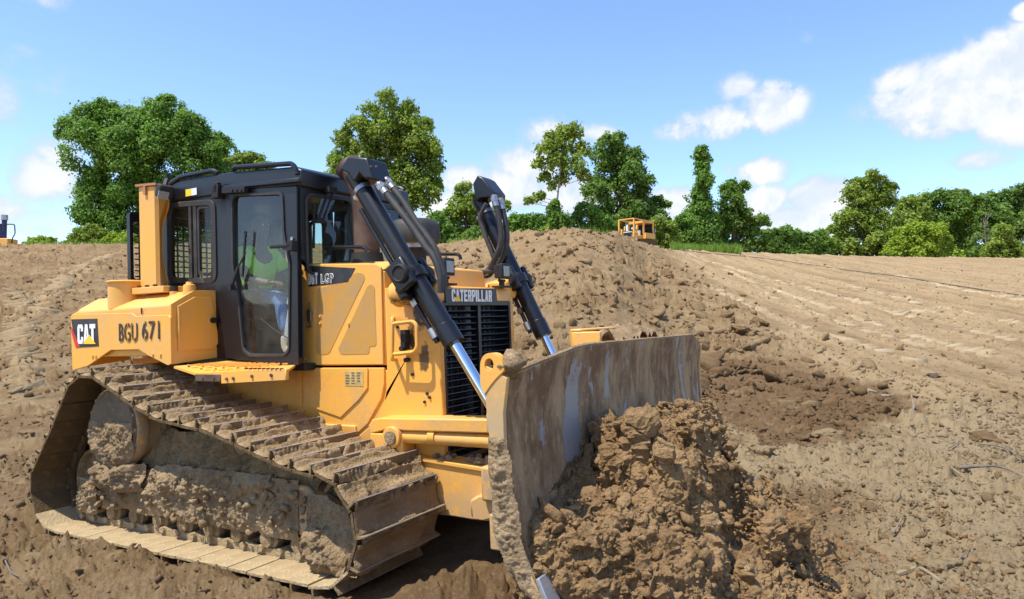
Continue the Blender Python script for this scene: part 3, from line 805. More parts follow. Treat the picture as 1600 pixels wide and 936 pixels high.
def not_machine(X, Y):
    P = np.stack([X, Y, np.zeros_like(X)], 1) @ RW3
    return ~((np.abs(P[:, 1]) < 1.75) & (P[:, 0] > -2.2) & (P[:, 0] < 2.3)) & ~((np.abs(P[:, 1]) < 2.2) & (P[:, 0] > 2.2) & (P[:, 0] < 3.6))
def sow(name, n, umin, umax, a0, a1, smin, smax, shapes, seed, keep=None, power=2.4):
    X, Y, u, rng = region(n, umin, umax, a0, a1, seed)
    k = not_machine(X, Y)
    if keep: k &= keep(X, Y, u, rng)
    X, Y, u = X[k], Y[k], u[k]
    q = rng.random(len(X)); S = smin * (1 - q * (1 - (smin / smax) ** power)) ** (-1 / power)
    S *= np.clip(u / 9, .8, 1.8)
    return scatter(name, X, Y, S, None, shapes, seed=seed)
def keep_rough(X, Y, u, rng):
    sm = poly_mask(X, Y, SMOOTH, .8); pt = sstep(fbm2(X, Y, 1.7, 3, 151), -.35, .35)
    return rng.random(len(X)) < (1 - .88 * sm) * (.25 + .75 * pt)
def keep_streak(X, Y, u, rng):
    sm = poly_mask(X, Y, SMOOTH, .8); sN = X * SNOR[0] + Y * SNOR[1]; sT = X * SDIR[0] + Y * SDIR[1]
    return rng.random(len(X)) < sm * sstep(fbm2(sN, sT * .035, .9, 4, 61) + .6 * fbm2(sN, sT * .12, .32, 4, 64, .6), .12, .55)
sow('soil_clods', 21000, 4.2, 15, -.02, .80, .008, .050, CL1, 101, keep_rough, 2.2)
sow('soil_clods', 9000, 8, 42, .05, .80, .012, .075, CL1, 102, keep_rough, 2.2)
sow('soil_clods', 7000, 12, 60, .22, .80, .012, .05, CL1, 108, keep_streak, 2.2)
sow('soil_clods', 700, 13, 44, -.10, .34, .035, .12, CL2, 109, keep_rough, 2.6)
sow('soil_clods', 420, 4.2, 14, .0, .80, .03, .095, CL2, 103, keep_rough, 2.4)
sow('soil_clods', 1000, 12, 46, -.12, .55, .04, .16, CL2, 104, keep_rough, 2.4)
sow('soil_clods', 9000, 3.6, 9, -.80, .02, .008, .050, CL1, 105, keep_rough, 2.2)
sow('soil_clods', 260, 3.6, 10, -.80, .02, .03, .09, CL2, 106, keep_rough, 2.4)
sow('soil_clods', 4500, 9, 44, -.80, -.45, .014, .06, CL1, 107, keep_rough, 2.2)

def single(name, px, py, size, label, cat, group=None, matn='soil', shape=0, stretch=(1, 1, 1), rz=0, sink=.3, tint=None):
    p = ray_ground(px, py, lambda x, y: base_z(x, y) + .0)
    z, col = terrain(np.array([p[0]]), np.array([p[1]]))
    V, F = CL3[shape % len(CL3)]
    V = V * size * np.array(stretch); c, s = math.cos(rz), math.sin(rz)
    V = np.stack([V[:, 0] * c - V[:, 1] * s, V[:, 0] * s + V[:, 1] * c, V[:, 2]], 1)
    cc = np.repeat(np.array([tint]) if tint else col[:, :3], len(V), 0)
    o = np_mesh(name, V, F, M[matn], col=cc, smooth=True)
    o.location = (p[0], p[1], z[0] + size * stretch[2] * (.5 - sink))
    return tag(o, label, cat, group)
single('stone', 1460, 590, .17, 'dark brown stone lying alone on the smooth graded slope', 'stone', matn='dark_stone', shape=1, stretch=(1.3, .7, .55), rz=.6)
single('stone', 1355, 617, .11, 'whitish stone lying where the graded slope meets the grey soil', 'stone', matn='white_stone', shape=2, stretch=(1.2, .8, .8))
single('stone', 1380, 619, .085, 'smaller whitish stone just right of the bigger whitish one', 'stone', matn='white_stone', shape=3, stretch=(1.6, .8, .7))
single('soil_clod', 1390, 650, .18, 'dark jagged clod at the right tip of the fresh brown patch', 'soil clod', shape=4, tint=(.8, .1, 0), rz=1)
single('soil_clod', 1180, 700, .15, 'pale clod on the front rim of the fresh brown patch', 'soil clod', shape=0, tint=(.1, .9, 0))
single('soil_clod', 1288, 688, .16, 'flat pale slab of earth beside the front edge of the brown patch', 'soil clod', shape=5, tint=(.2, .8, 0), stretch=(1.3, .9, .6))
single('soil_clod', 1535, 690, .17, 'dark hollow clod in the grey soil near the right edge', 'soil clod', shape=1, tint=(.7, .2, 0), stretch=(1.5, .7, .8), rz=-.4)
single('soil_clod', 1190, 720, .14, 'rounded pale clod right of the exposed cutting edge of the blade', 'soil clod', shape=3, tint=(.1, .85, 0))
single('soil_clod', 1160, 527, .28, 'dark split clod on the rough fill right of the blade top corner', 'soil clod', shape=4, tint=(.75, .1, 0), stretch=(1.5, .8, .8), rz=.5)
single('soil_clod', 1185, 510, .26, 'dark lump next to the split clod on rough fill', 'soil clod', shape=2, tint=(.8, .1, 0))
single('soil_clod', 1045, 440, .34, 'dark clod on the face of the fill mound right of the tall cylinder', 'soil clod', shape=0, tint=(.8, .1, 0))
single('soil_clod', 1005, 446, .32, 'dark ragged clod left of its twin on the fill mound', 'soil clod', shape=5, tint=(.8, .1, 0), stretch=(1.4, .8, .8))
single('soil_clod', 945, 388, .42, 'pale upright slab of earth below the mound crest', 'soil clod', shape=1, tint=(.1, .7, 0), stretch=(1.2, .6, .9), rz=.7)
single('soil_clod', 1460, 905, .10, 'pale knobbly clod beside the root in the lower right corner', 'soil clod', shape=3, tint=(.1, .9, 0))

def stick(name, pix, r, label, cat, matn, lift=.02, group=None, taper=.4):
    pts = []
    for (px, py) in pix:
        p = ray_ground(px, py); p[2] = ground_z(p[0], p[1])[0] + lift; pts.append(p)
    P = spline(pts, 5); n = len(P)
    rr = [r * (1 - (1 - taper) * i / (n - 1)) * (.85 + .3 * random.random()) for i in range(n)]
    return tag(MB().tube(P, rr, 7).build(name, M[matn]), label, cat, group)
stick('root', [(1400, 905), (1432, 900), (1450, 916), (1470, 930)], .022, 'thick pale forked root lying in the lower right soil', 'root', 'pale_wood', .02)
stick('root', [(1450, 905), (1468, 893), (1482, 886)], .012, 'short pale root beside the thick forked root', 'root', 'pale_wood', .02)
stick('root', [(1418, 655), (1428, 642), (1424, 628)], .035, 'bleached stick standing at the tip of the fresh brown patch', 'root', 'root_wood', .06)
stick('root', [(1485, 755), (1520, 762), (1560, 768), (1590, 775)], .012, 'long thin pale root lying flat near the right edge', 'root', 'pale_wood', .015)
stick('root', [(1530, 700), (1560, 703), (1585, 715), (1600, 735)], .013, 'thin dark root arching out of the soil at the right edge', 'root', 'grey_root', .05)
stick('root', [(1490, 745), (1530, 758), (1565, 756), (1600, 762)], .018, 'twisted grey root at the right edge above the pale root', 'root', 'grey_root', .03)
stick('root', [(1490, 905), (1500, 885), (1520, 868)], .008, 'thin dark twig leaning up right of the forked root', 'root', 'grey_root', .04)
stick('root', [(1395, 845), (1410, 830), (1412, 815)], .008, 'thin bleached twig in the middle of the right foreground', 'root', 'root_wood', .04)
stick('root', [(1482, 705), (1495, 697), (1500, 690)], .010, 'short bleached stick below the dark hollow clod', 'root', 'root_wood', .04)
stick('root', [(1268, 705), (1280, 712), (1295, 713)], .007, 'fine dark curled rootlet in front of the brown patch', 'root', 'grey_root', .03)
stick('root', [(5, 905), (18, 912), (32, 924)], .008, 'thin twig in the soil of the lower left corner', 'root', 'grey_root', .02)
# fine rootlets and straw: countless
def straw(n, seed):
    rng = np.random.default_rng(seed); X, Y, u, _ = region(n, 4.3, 14, .12, .80, seed)
    z, _c = terrain(X, Y); a = rng.uniform(0, 6.28, n); L = rng.uniform(.03, .13, n) * np.clip(u / 8, .8, 1.6); w = L * .02 + .0008
    up = rng.uniform(0, .5, n)
    d = np.stack([np.cos(a), np.sin(a), up], 1) * L[:, None]; s = np.stack([-np.sin(a), np.cos(a), np.zeros(n)], 1) * w[:, None]
    c = np.stack([X, Y, z + .012], 1); h = np.stack([np.zeros(n), np.zeros(n), w], 1)
    V = np.stack([c - d * .5 - s, c - d * .5 + s, c - d * .5 + h * 1.6, c + d * .5 - s * .6, c + d * .5 + s * .6, c + d * .5 + h], 1).reshape(-1, 3)
    b = np.arange(n)[:, None] * 6
    F = np.concatenate([b + np.array(q) for q in ([0, 1, 4, 3], [1, 2, 5, 4], [2, 0, 3, 5])])
    return F, V
F_, V_ = straw(120, 5); tag(np_mesh('rootlets', V_, F_, M['root_wood']), kind='stuff')
F_, V_ = straw(130, 6); tag(np_mesh('rootlets', V_, F_, M['grey_root']), kind='stuff')

def cleat_ridges():
    rg = np.random.default_rng(12); Vs, Fs, Cs, off = [], [], [], 0
    B = np.array([(sx, sy, sz) for sx in (-1, 0, 1) for sy in (-1, 1) for sz in (0, 1)], float)
    Fq = []
    for i in range(2):
        a = i * 4; Fq += [(a, a + 4, a + 5, a + 1), (a + 2, a + 3, a + 7, a + 6), (a + 1, a + 5, a + 7, a + 3)]
    Fq += [(0, 1, 3, 2), (8, 10, 11, 9)]; Fq = np.array(Fq)
    for k, (a, b, w) in enumerate(TRACKS):
        d = b - a; L = np.linalg.norm(d); d = d / L; nn = np.array([-d[1], d[0]]); lf = 5 <= k and a[0] * RT[0] + a[1] * RT[1] < CAM_W[0] * RT[0] + CAM_W[1] * RT[1] - 2
        t = np.arange(0, L, .30 if lf else .42); half = .42 if lf else .30
        P = a + t[:, None] * d + (.12 * np.sin(t * .35 + L))[:, None] * nn
        on = (fbm2(P[:, 0], P[:, 1], 1.5, 2, 71) > -.22) & (rg.random(len(t)) < .9)
        for p in P[on]:
            h = half * rg.uniform(.55, 1.1); q = p + nn * rg.normal(0, .05); sk = rg.normal(0, .12)
            V = B * np.array([h, .045 * rg.uniform(.7, 1.4), .05 * rg.uniform(.5, 1.3)]) + rg.normal(0, .012, B.shape)
            V[:, 1] *= np.where(B[:, 2] > 0, .55, 1); e = nn + d * sk
            X = q[0] + V[:, 0] * e[0] + V[:, 1] * d[0]; Y = q[1] + V[:, 0] * e[1] + V[:, 1] * d[1]
            z = terrain(X, Y)[0]; zz = np.where(B[:, 2] > 0, z + V[:, 2] + .01, z - .05)
            Vs.append(np.stack([X, Y, zz], 1)); Fs.append(Fq + off); off += len(B)
            Cs.append(np.repeat([[.5 if k == 4 else .2 * lf, .8, .7, 0 if k == 4 else rg.uniform(.1, .4) if lf else rg.uniform(.45, 1)]], len(B), 0))
    tag(np_mesh('track_print', np.vstack(Vs), np.vstack(Fs), M['soil'], col=np.vstack(Cs)), kind='stuff')
cleat_ridges()

# cable drawn across the slope
P_ = []
for (px, py) in [(1062, 392), (1110, 398), (1180, 404), (1250, 413), (1330, 424), (1400, 434), (1470, 444), (1540, 455), (1600, 464), (1680, 478)]:
    p = ray_ground(px, py); p[2] = ground_z(p[0], p[1])[0] + .06; P_.append(p)
tag(MB().tube(spline(P_, 8), .026, 6).build('cable', M['cable_black']), 'thin dark cable lying across the graded slope', 'cable')
# survey stake with ribbon
p = ray_ground(1252, 396); g = ground_z(p[0], p[1])[0]
st = empty('survey_stake', (p[0], p[1], g)); tag(st, 'pale survey stake with a pink ribbon on the crest', 'stake')
MB().box((0, 0, .42), (.07, .07, .95)).build('post', M['pale_wood'], st)
rb = MB(); u3 = Vector((RT[0], RT[1], 0))
rb.plate([[Vector((0, 0, .86)), Vector((0, 0, .70)), u3 * .25 + Vector((0, 0, .60)), u3 * .52 + Vector((0, 0, .52)), u3 * .5 + Vector((0, 0, .64)), u3 * .25 + Vector((0, 0, .74))]], Vector((FW[0], FW[1], 0)) * .01)
rb.build('ribbon', M['pink_ribbon'], st, smooth=None)

# ------------------------------------------------------------------ trees and bushes
def crown_mesh(name, lumps, leafm, parent, leaf, dens=1.0, seed=1, hang=0.0, open_=0.0):
    """lumps: (centre, radius, flatten, weight) -> tufts over each lump, thousands of small bent leaves over each tuft"""
    rng = np.random.default_rng(seed); Vs, Cs = [], []
    for (c, r, fl, wt) in lumps:
        K = max(6, int(24 * wt))
        td = rng.normal(size=(K, 3)); td /= np.linalg.norm(td, axis=1)[:, None]; td[:, 2] = np.where(td[:, 2] < -.55, -td[:, 2], td[:, 2])
        for t in range(K):
            if rng.random() < open_: continue
            tr = r * rng.uniform(.16, .44); tc = np.array(c) + td[t] * (r - tr * .5) * np.array([1, 1, fl]) * rng.uniform(.6, 1.08)
            n = int(dens * wt ** .3 * 18.5 * tr * tr / (leaf * leaf)) + 4
            d = rng.normal(size=(n, 3)) + td[t] * .45 + np.array([0, 0, .30]); d /= np.linalg.norm(d, axis=1)[:, None]
            P = tc + d * tr * rng.uniform(.45, 1.25, n)[:, None] * np.array([1, 1, .85]) + rng.normal(0, leaf * .4, (n, 3))
            st_ = rng.random(n) < .07; P[st_] = tc + d[st_] * tr * rng.uniform(1.2, 1.75, st_.sum())[:, None]
            if hang: P[:, 2] -= hang * rng.random(n) ** 2 * (d[:, 2] < .1)
            nn = d + rng.normal(0, .5, (n, 3)) + np.array([0, 0, .30]); nn /= np.linalg.norm(nn, axis=1)[:, None]
            a = np.cross(nn, rng.normal(size=(n, 3))); a /= np.linalg.norm(a, axis=1)[:, None]; b = np.cross(nn, a)
            s = leaf * rng.uniform(.6, 1.35, n)[:, None]
            q = np.stack([P - a * s * .62, P - b * s * .40 + nn * s * .10, P + a * s * .62, P + b * s * .40 + nn * s * .10], 1)
            Vs.append(q.reshape(-1, 3))
            sh = np.clip(rng.normal(.45, .16) + .24 * rng.normal(size=n), 0, 1); Cs.append(np.repeat(np.stack([sh, sh, sh], 1), 4, 0))
    V = np.vstack(Vs); C = np.vstack(Cs); n = len(V) // 4; b = np.arange(n)[:, None] * 4
    F = np.concatenate([b + np.array([0, 1, 2]), b + np.array([0, 2, 3])])
    return np_mesh(name, V, F, leafm, parent, col=C)

def tree(name, label, cat, depth, base, lumps, leafm, leaf=.34, dens=1.0, trunk=None, seed=1, bark='bark', group=None, hang=0.0, open_=0.0, forward=.35, fl=.95, twigs=True, skirt=True, limbs=True):
    """lumps in photo pixels (x, y, radius) give the outline; each gets its own depth within the crown"""
    rng = random.Random(seed); s = depth / FPX
    b = pix_w(base[0], base[1], depth); gz = ground_z(b[0], b[1])[0]
    root = empty(name, (b[0], b[1], gz - .3)); tag(root, label, cat, group)
    o = np.array([b[0], b[1], gz - .3]); L = []
    rmax = max(q[2] for q in lumps) * s
    if skirt:                                        # brambles and low shoots round the foot
        low = [q for q in lumps if q[1] > base[1] - 45] or lumps[-2:]
        xs = np.arange(min(q[0] - q[2] * .7 for q in low), max(q[0] + q[2] * .7 for q in low) + 1, 15)
        lumps = list(lumps) + [(x + rng.uniform(-3, 3), base[1] + rng.uniform(-6, 5), rng.uniform(11, 15)) for x in xs]
    for (x, y, r) in lumps:
        c = pix_w(x, y, depth) - o; off = rng.uniform(-1, 1) * rmax * 1.1 * forward
        c = c + np.append(FW, 0) * off
        L.append((c, r * s, fl, 1.0))
        # back half of the crown, so that it has the depth of a crown
        L.append((c + np.append(FW, 0) * r * s * 1.1 + np.append(RT, 0) * rng.uniform(-.4, .4) * r * s, r * s * .9, fl, .32))
    crown_mesh('crown', L, M[leafm], root, leaf, dens, seed, hang, open_)
    mb = MB(); tp = trunk or [(base[0], base[1]), (base[0], min(q[1] for q in lumps) + 20)]
    tw = (trunk and trunk[0][2] if trunk and len(trunk[0]) > 2 else max(2.2, .05 * (base[1] - min(q[1] for q in lumps)))) * s
    tpts = [Vector(pix_w(q[0], q[1], depth) - o) for q in tp]; tpts[0].z = min(tpts[0].z, .2)
    P = spline(tpts, 6); n = len(P)
    mb.tube(P, [tw * (1 - .75 * i / (n - 1)) for i in range(n)], 8)
    for (c, r, f_, w_) in (L[::2] if limbs else []):
        k = min(range(n), key=lambda i: abs(P[i].z - (c[2] - r * 1.1))); a = P[k]; e = Vector(c)
        mid = (a + e) / 2 + Vector((rng.uniform(-.2, .2), rng.uniform(-.2, .2), -.1)) * r
        Q = spline([a, mid, e], 4); m = len(Q); t0 = tw * (1 - .75 * k / (n - 1)) * .55
        mb.tube(Q, [t0 * (1 - .8 * i / (m - 1)) for i in range(m)], 5)
        if twigs:
            for _ in range(3):
                d = Vector((rng.gauss(0, 1), rng.gauss(0, 1), rng.gauss(.2, .7))).normalized()
                mb.tube([e, e + d * r * .55, e + d * r * .95 + Vector((0, 0, .1 * r))], [t0 * .25, t0 * .16, t0 * .05], 4)
    mb.build('trunk', M[bark], root)
    return root

tree('vine_covered_tree', 'massive tree smothered in green vines behind the bulldozer cab, at left', 'tree', 88, (230, 380),
     [(128, 188, 30), (112, 208, 18), (160, 178, 24), (190, 190, 30), (262, 180, 26), (225, 195, 32), (300, 208, 30), (332, 222, 20), (350, 236, 12), (150, 240, 42), (138, 285, 30), (150, 325, 34), (142, 352, 24), (205, 245, 46), (265, 245, 46), (215, 300, 44), (235, 345, 42), (310, 255, 40), (285, 310, 44), (335, 285, 34), (190, 350, 30), (330, 340, 40)],
     'leaf_vine', .30, 1.3, seed=11, hang=.5, forward=.25, limbs=False)
tree('tree', 'low spreading tree peeking over the cab roof beside the vine covered mass', 'tree', 96, (385, 375),
     [(372, 262, 22), (398, 256, 18), (416, 262, 12), (350, 272, 26), (385, 285, 30), (420, 290, 22), (380, 320, 40)], 'leaf_mid', .32, 1.0, seed=12)
tree('sycamore_tree', 'tall broad sycamore rising behind the near lift cylinder', 'tree', 78, (618, 372),
     [(604, 162, 22), (578, 182, 24), (632, 176, 22), (656, 196, 18), (560, 205, 24), (600, 205, 36), (640, 215, 34), (536, 222, 17), (528, 252, 16), (560, 245, 34), (605, 250, 40), (650, 250, 36), (676, 235, 18), (684, 268, 14), (545, 275, 30), (590, 290, 36), (636, 288, 36), (668, 300, 24), (684, 292, 12), (650, 320, 24), (610, 322, 30), (575, 318, 28), (560, 345, 24), (615, 350, 24)],
     'leaf_mid', .30, .95, trunk=[(618, 372, 5), (612, 300), (606, 230), (604, 175)], seed=13, open_=.16)
tree('small_tree', 'small rounded tree between the two lift cylinders', 'tree', 74, (728, 372),
     [(726, 300, 16), (714, 318, 16), (738, 318, 16), (704, 336, 12), (728, 340, 22), (752, 336, 16), (786, 322, 11), (772, 335, 12), (745, 355, 20), (712, 358, 16)], 'leaf_mid', .28, .9, seed=14, open_=.12)
tree('white_trunk_tree', 'slender tree with a bare white trunk and open crown', 'tree', 70, (870, 366),
     [(880, 212, 19), (898, 208, 14), (866, 222, 18), (852, 240, 17), (884, 236, 22), (908, 238, 16), (843, 258, 11), (870, 258, 20), (898, 262, 20), (914, 278, 12), (852, 278, 11), (862, 292, 8), (878, 282, 14), (838, 310, 9), (826, 316, 7), (846, 306, 7)],
     'leaf_mid', .27, .72, trunk=[(868, 366, 2.6), (866, 340), (871, 310), (874, 280), (880, 230)], seed=15, bark='pale_bark', open_=.2)
tree('tree', 'full leafy tree directly behind the distant yellow bulldozer', 'tree', 82, (972, 378),
     [(946, 226, 16), (964, 220, 13), (938, 250, 18), (968, 245, 20), (990, 246, 16), (1000, 262, 14), (950, 275, 26), (982, 275, 28), (1008, 288, 17), (928, 302, 20), (960, 310, 32), (1000, 312, 26), (1030, 318, 14), (1044, 320, 7), (945, 340, 24), (985, 345, 32), (1020, 345, 22), (1010, 365, 20)],
     'leaf_dark', .28, .95, seed=16, open_=.10)
tree('vine_covered_snag', 'tall narrow column of vines standing above the trees', 'tree', 80, (1098, 386),
     [(1096, 240, 12), (1100, 252, 14), (1094, 268, 14), (1098, 286, 15), (1096, 304, 16), (1098, 322, 19), (1094, 342, 23), (1092, 364, 24), (1110, 352, 18)], 'leaf_vine', .26, 1.1, seed=17, fl=1.0)
tree('tree', 'ragged topped green tree just right of the vine column', 'tree', 84, (1146, 386),
     [(1144, 290, 10), (1134, 298, 11), (1152, 298, 12), (1162, 292, 8), (1140, 318, 18), (1152, 336, 20), (1132, 345, 18), (1150, 362, 24), (1172, 350, 14), (1186, 346, 11), (1176, 368, 20), (1198, 348, 7)], 'leaf_dark', .27, 1.0, seed=18)
tree('oak_tree', 'round topped oak standing apart before the dark woodland', 'tree', 92, (1352, 398),
     [(1358, 280, 13), (1338, 290, 13), (1376, 286, 14), (1394, 294, 12), (1356, 300, 20), (1328, 302, 12), (1380, 310, 20), (1344, 322, 22), (1396, 318, 9), (1366, 332, 24), (1318, 345, 14), (1338, 350, 22), (1372, 356, 26), (1308, 360, 13), (1322, 376, 20), (1352, 378, 26), (1384, 376, 22), (1300, 382, 12), (1400, 350, 16)],
     'leaf_mid', .30, .95, seed=19, open_=.08)
FOREST = [('first dark tree of the woodland left of the lime shrub', (1420, 396), [(1415, 325, 15), (1432, 318, 14), (1410, 345, 20), (1436, 340, 22), (1420, 372, 24)], 'leaf_mid'),
          ('broad domed dark tree directly behind the lime shrub', (1466, 396), [(1450, 318, 16), (1470, 312, 16), (1490, 316, 16), (1455, 340, 24), (1484, 338, 26), (1470, 370, 28)], 'leaf_dark'),
          ('taller dark tree of the woodland right of the lime shrub', (1510, 396), [(1500, 308, 14), (1515, 318, 16), (1505, 340, 24), (1522, 350, 20), (1505, 375, 24)], 'leaf_mid'),
          ('dark woodland tree behind the small bare grey tree', (1546, 396), [(1536, 318, 16), (1552, 312, 14), (1545, 338, 22), (1560, 350, 22), (1540, 372, 26)], 'leaf_dark'),
          ('last woodland tree at the right edge of the view', (1592, 396), [(1575, 308, 14), (1592, 302, 14), (1608, 306, 16), (1580, 330, 22), (1604, 335, 24), (1585, 366, 28), (1612, 370, 26)], 'leaf_dark'),
          ('woodland tree cut off by the right edge of the view', (1650, 396), [(1640, 310, 22), (1660, 330, 30), (1640, 355, 32), (1680, 360, 34)], 'leaf_dark')]
for i, (lab, b, L, lm) in enumerate(FOREST):
    tree('woodland_tree', lab, 'tree', 108 + (i % 3) * 5, b, L, lm, .34, 1.05, seed=30 + i, group='woodland trees at the right')
tree('lime_shrub', 'bright lime green rounded shrub before the dark woodland', 'shrub', 86, (1444, 400),
     [(1420, 366, 15), (1440, 358, 14), (1462, 362, 15), (1408, 382, 14), (1432, 380, 18), (1460, 380, 18), (1480, 380, 13), (1450, 390, 14)], 'leaf_lime', .24, 1.2, seed=41)
tree('shrub', 'small yellowish green shrub at the foot of the bare grey tree', 'shrub', 88, (1566, 400), [(1566, 362, 12), (1572, 378, 15), (1556, 384, 12), (1590, 388, 12)], 'leaf_mid', .26, 1.0, seed=42)
# bare grey tree
b_ = pix_w(1540, 398, 90); gz_ = ground_z(b_[0], b_[1])[0]; rt_ = empty('bare_tree', (b_[0], b_[1], gz_)); tag(rt_, 'small leafless grey tree in front of the dark woodland', 'tree')
mb = MB(); r_ = random.Random(4); mb.tube([(0, 0, -.3), (.05, 0, 2), (-.05, .1, 4.2), (.1, 0, 5.6)], [.10, .07, .05, .015], 6)
for k in range(16):
    z = 1.2 + k * .26; a = r_.uniform(0, 6.28); L = 1.7 - k * .06
    mb.tube([(0, 0, z), (math.cos(a) * L * .5, math.sin(a) * L * .5, z + .5), (math.cos(a) * L * .85, math.sin(a) * L * .85, z + 1.2)], [.05, .035, .012], 5)
mb.build('trunk', M['grey_root'], rt_)
BUSH = [('rounded bright bush left of the far lift cylinder', 72, (682, 378), [(682, 348, 17), (668, 360, 14), (698, 362, 15), (684, 368, 16)], 'leaf_vine'),
        ('leafy bush right of the far lift cylinder', 70, (812, 372), [(806, 344, 14), (822, 348, 13), (795, 356, 12), (812, 360, 16), (834, 358, 10)], 'leaf_vine'),
        ('low bush directly behind the far lift cylinder', 70, (760, 380), [(742, 366, 13), (764, 362, 14), (784, 366, 13)], 'leaf_dark'),
        ('vine mound wrapped round the foot of the white trunk', 70, (868, 372), [(866, 322, 9), (866, 334, 13), (874, 348, 17), (860, 352, 15), (886, 356, 12)], 'leaf_vine'),
        ('dark bush left of the white trunk tree, half hidden by the mound', 74, (842, 374), [(838, 346, 12), (850, 350, 12), (846, 362, 14)], 'leaf_dark'),
        ('leafy bush between the white trunk tree and the full tree', 72, (918, 374), [(912, 328, 14), (926, 340, 15), (900, 346, 13), (930, 358, 16), (908, 362, 14)], 'leaf_vine'),
        ('sprawling bush just left of the distant yellow bulldozer', 74, (950, 380), [(944, 352, 14), (958, 360, 13), (938, 368, 12)], 'leaf_vine'),
        ('bush right of the distant yellow bulldozer', 76, (1036, 384), [(1028, 352, 13), (1042, 358, 14), (1034, 372, 14), (1052, 374, 12)], 'leaf_mid'),
        ('bush filling the gap before the vine column', 78, (1068, 384), [(1060, 352, 12), (1072, 348, 14), (1064, 368, 15), (1080, 370, 14)], 'leaf_vine'),
        ('low dark hedge bush behind the grass strip', 86, (1120, 390), [(1112, 376, 12), (1130, 378, 12)], 'leaf_dark'),
        ('low dark bush right of the ragged topped tree', 88, (1206, 392), [(1198, 372, 13), (1216, 368, 12), (1208, 382, 13)], 'leaf_dark'),
        ('low rounded bush left of the survey stake', 88, (1238, 394), [(1230, 364, 11), (1244, 370, 12), (1234, 382, 13)], 'leaf_vine'),
        ('low bush behind the survey stake', 88, (1264, 396), [(1258, 372, 10), (1272, 374, 11), (1264, 384, 13)], 'leaf_dark'),
        ('small bush filling the gap left of the oak', 90, (1286, 396), [(1282, 366, 8), (1284, 378, 11), (1294, 384, 12)], 'leaf_vine'),
        ('shaggy bush at the foot of the vine smothered tree', 84, (138, 382), [(124, 366, 12), (142, 362, 12), (158, 368, 12), (138, 376, 13), (112, 374, 9)], 'leaf_mid'),
        ('low bush right of the shaggy one under the vine smothered tree', 84, (186, 382), [(178, 372, 10), (194, 372, 11), (206, 376, 10)], 'leaf_lime'),
        ('tuft of thin weeds on the crest at the far left', 60, (66, 384), [(52, 377, 5), (66, 375, 5), (82, 377, 5), (74, 380, 6)], 'leaf_lime')]
for i, (lab, dp, b, L, lm) in enumerate(BUSH):
    tree('bush', lab, 'bush', dp, b, L, lm, .22, 1.1, seed=60 + i, group='bushes along the crest')

def grass(px0, px1, row, depth, n, h, seed, d2=6):
    rng = np.random.default_rng(seed); t = (rng.uniform(px0, px1, n) - 800) / FPX; u = depth + rng.uniform(0, d2, n)
    X = CAM_W[0] + u * (FW[0] + t * RT[0]); Y = CAM_W[1] + u * (FW[1] + t * RT[1]); Z = terrain(X, Y)[0]
    a = rng.uniform(0, 6.28, n); hh = h * rng.uniform(.4, 1.2, n); w = .05
    s = np.stack([np.cos(a), np.sin(a), np.zeros(n)], 1) * w; tip = np.stack([rng.normal(0, .3, n) * hh, rng.normal(0, .3, n) * hh, hh], 1)
    c = np.stack([X, Y, Z - .05], 1)
    V = np.stack([c - s, c + s, c + tip], 1).reshape(-1, 3); F = np.arange(3 * n).reshape(-1, 3)
    sh = np.repeat(rng.random(n), 3)
    tag(np_mesh('grass', V, F, M['grass_blade'], col=np.stack([sh, sh, sh], 1)), kind='stuff')
grass(1050, 1158, 388, 62, 5200, .85, 1, 9)
grass(700, 870, 378, 48, 3600, .5, 2, 16)
grass(860, 960, 372, 44, 1500, 1.0, 4, 16)
grass(40, 215, 380, 47, 1800, .45, 3, 8)

# ------------------------------------------------------------------ the bulldozer (all parts in the machine's own frame)
A = pix_m
def px3(pts, **k): return [Vector(A(*p, **k)) for p in pts]
DZ = empty('bulldozer', mat=RW)
tag(DZ, 'large yellow bulldozer with black cab and muddy tracks pushing soil in the foreground', 'bulldozer')
Y_, YL, YG, YM, YT = M['yellow_paint'], M['yellow_low'], M['yellow_guard'], M['yellow_mud'], M['yellow_top']
BK, BM_, RB = M['black_paint'], M['black_matte'], M['rubber']

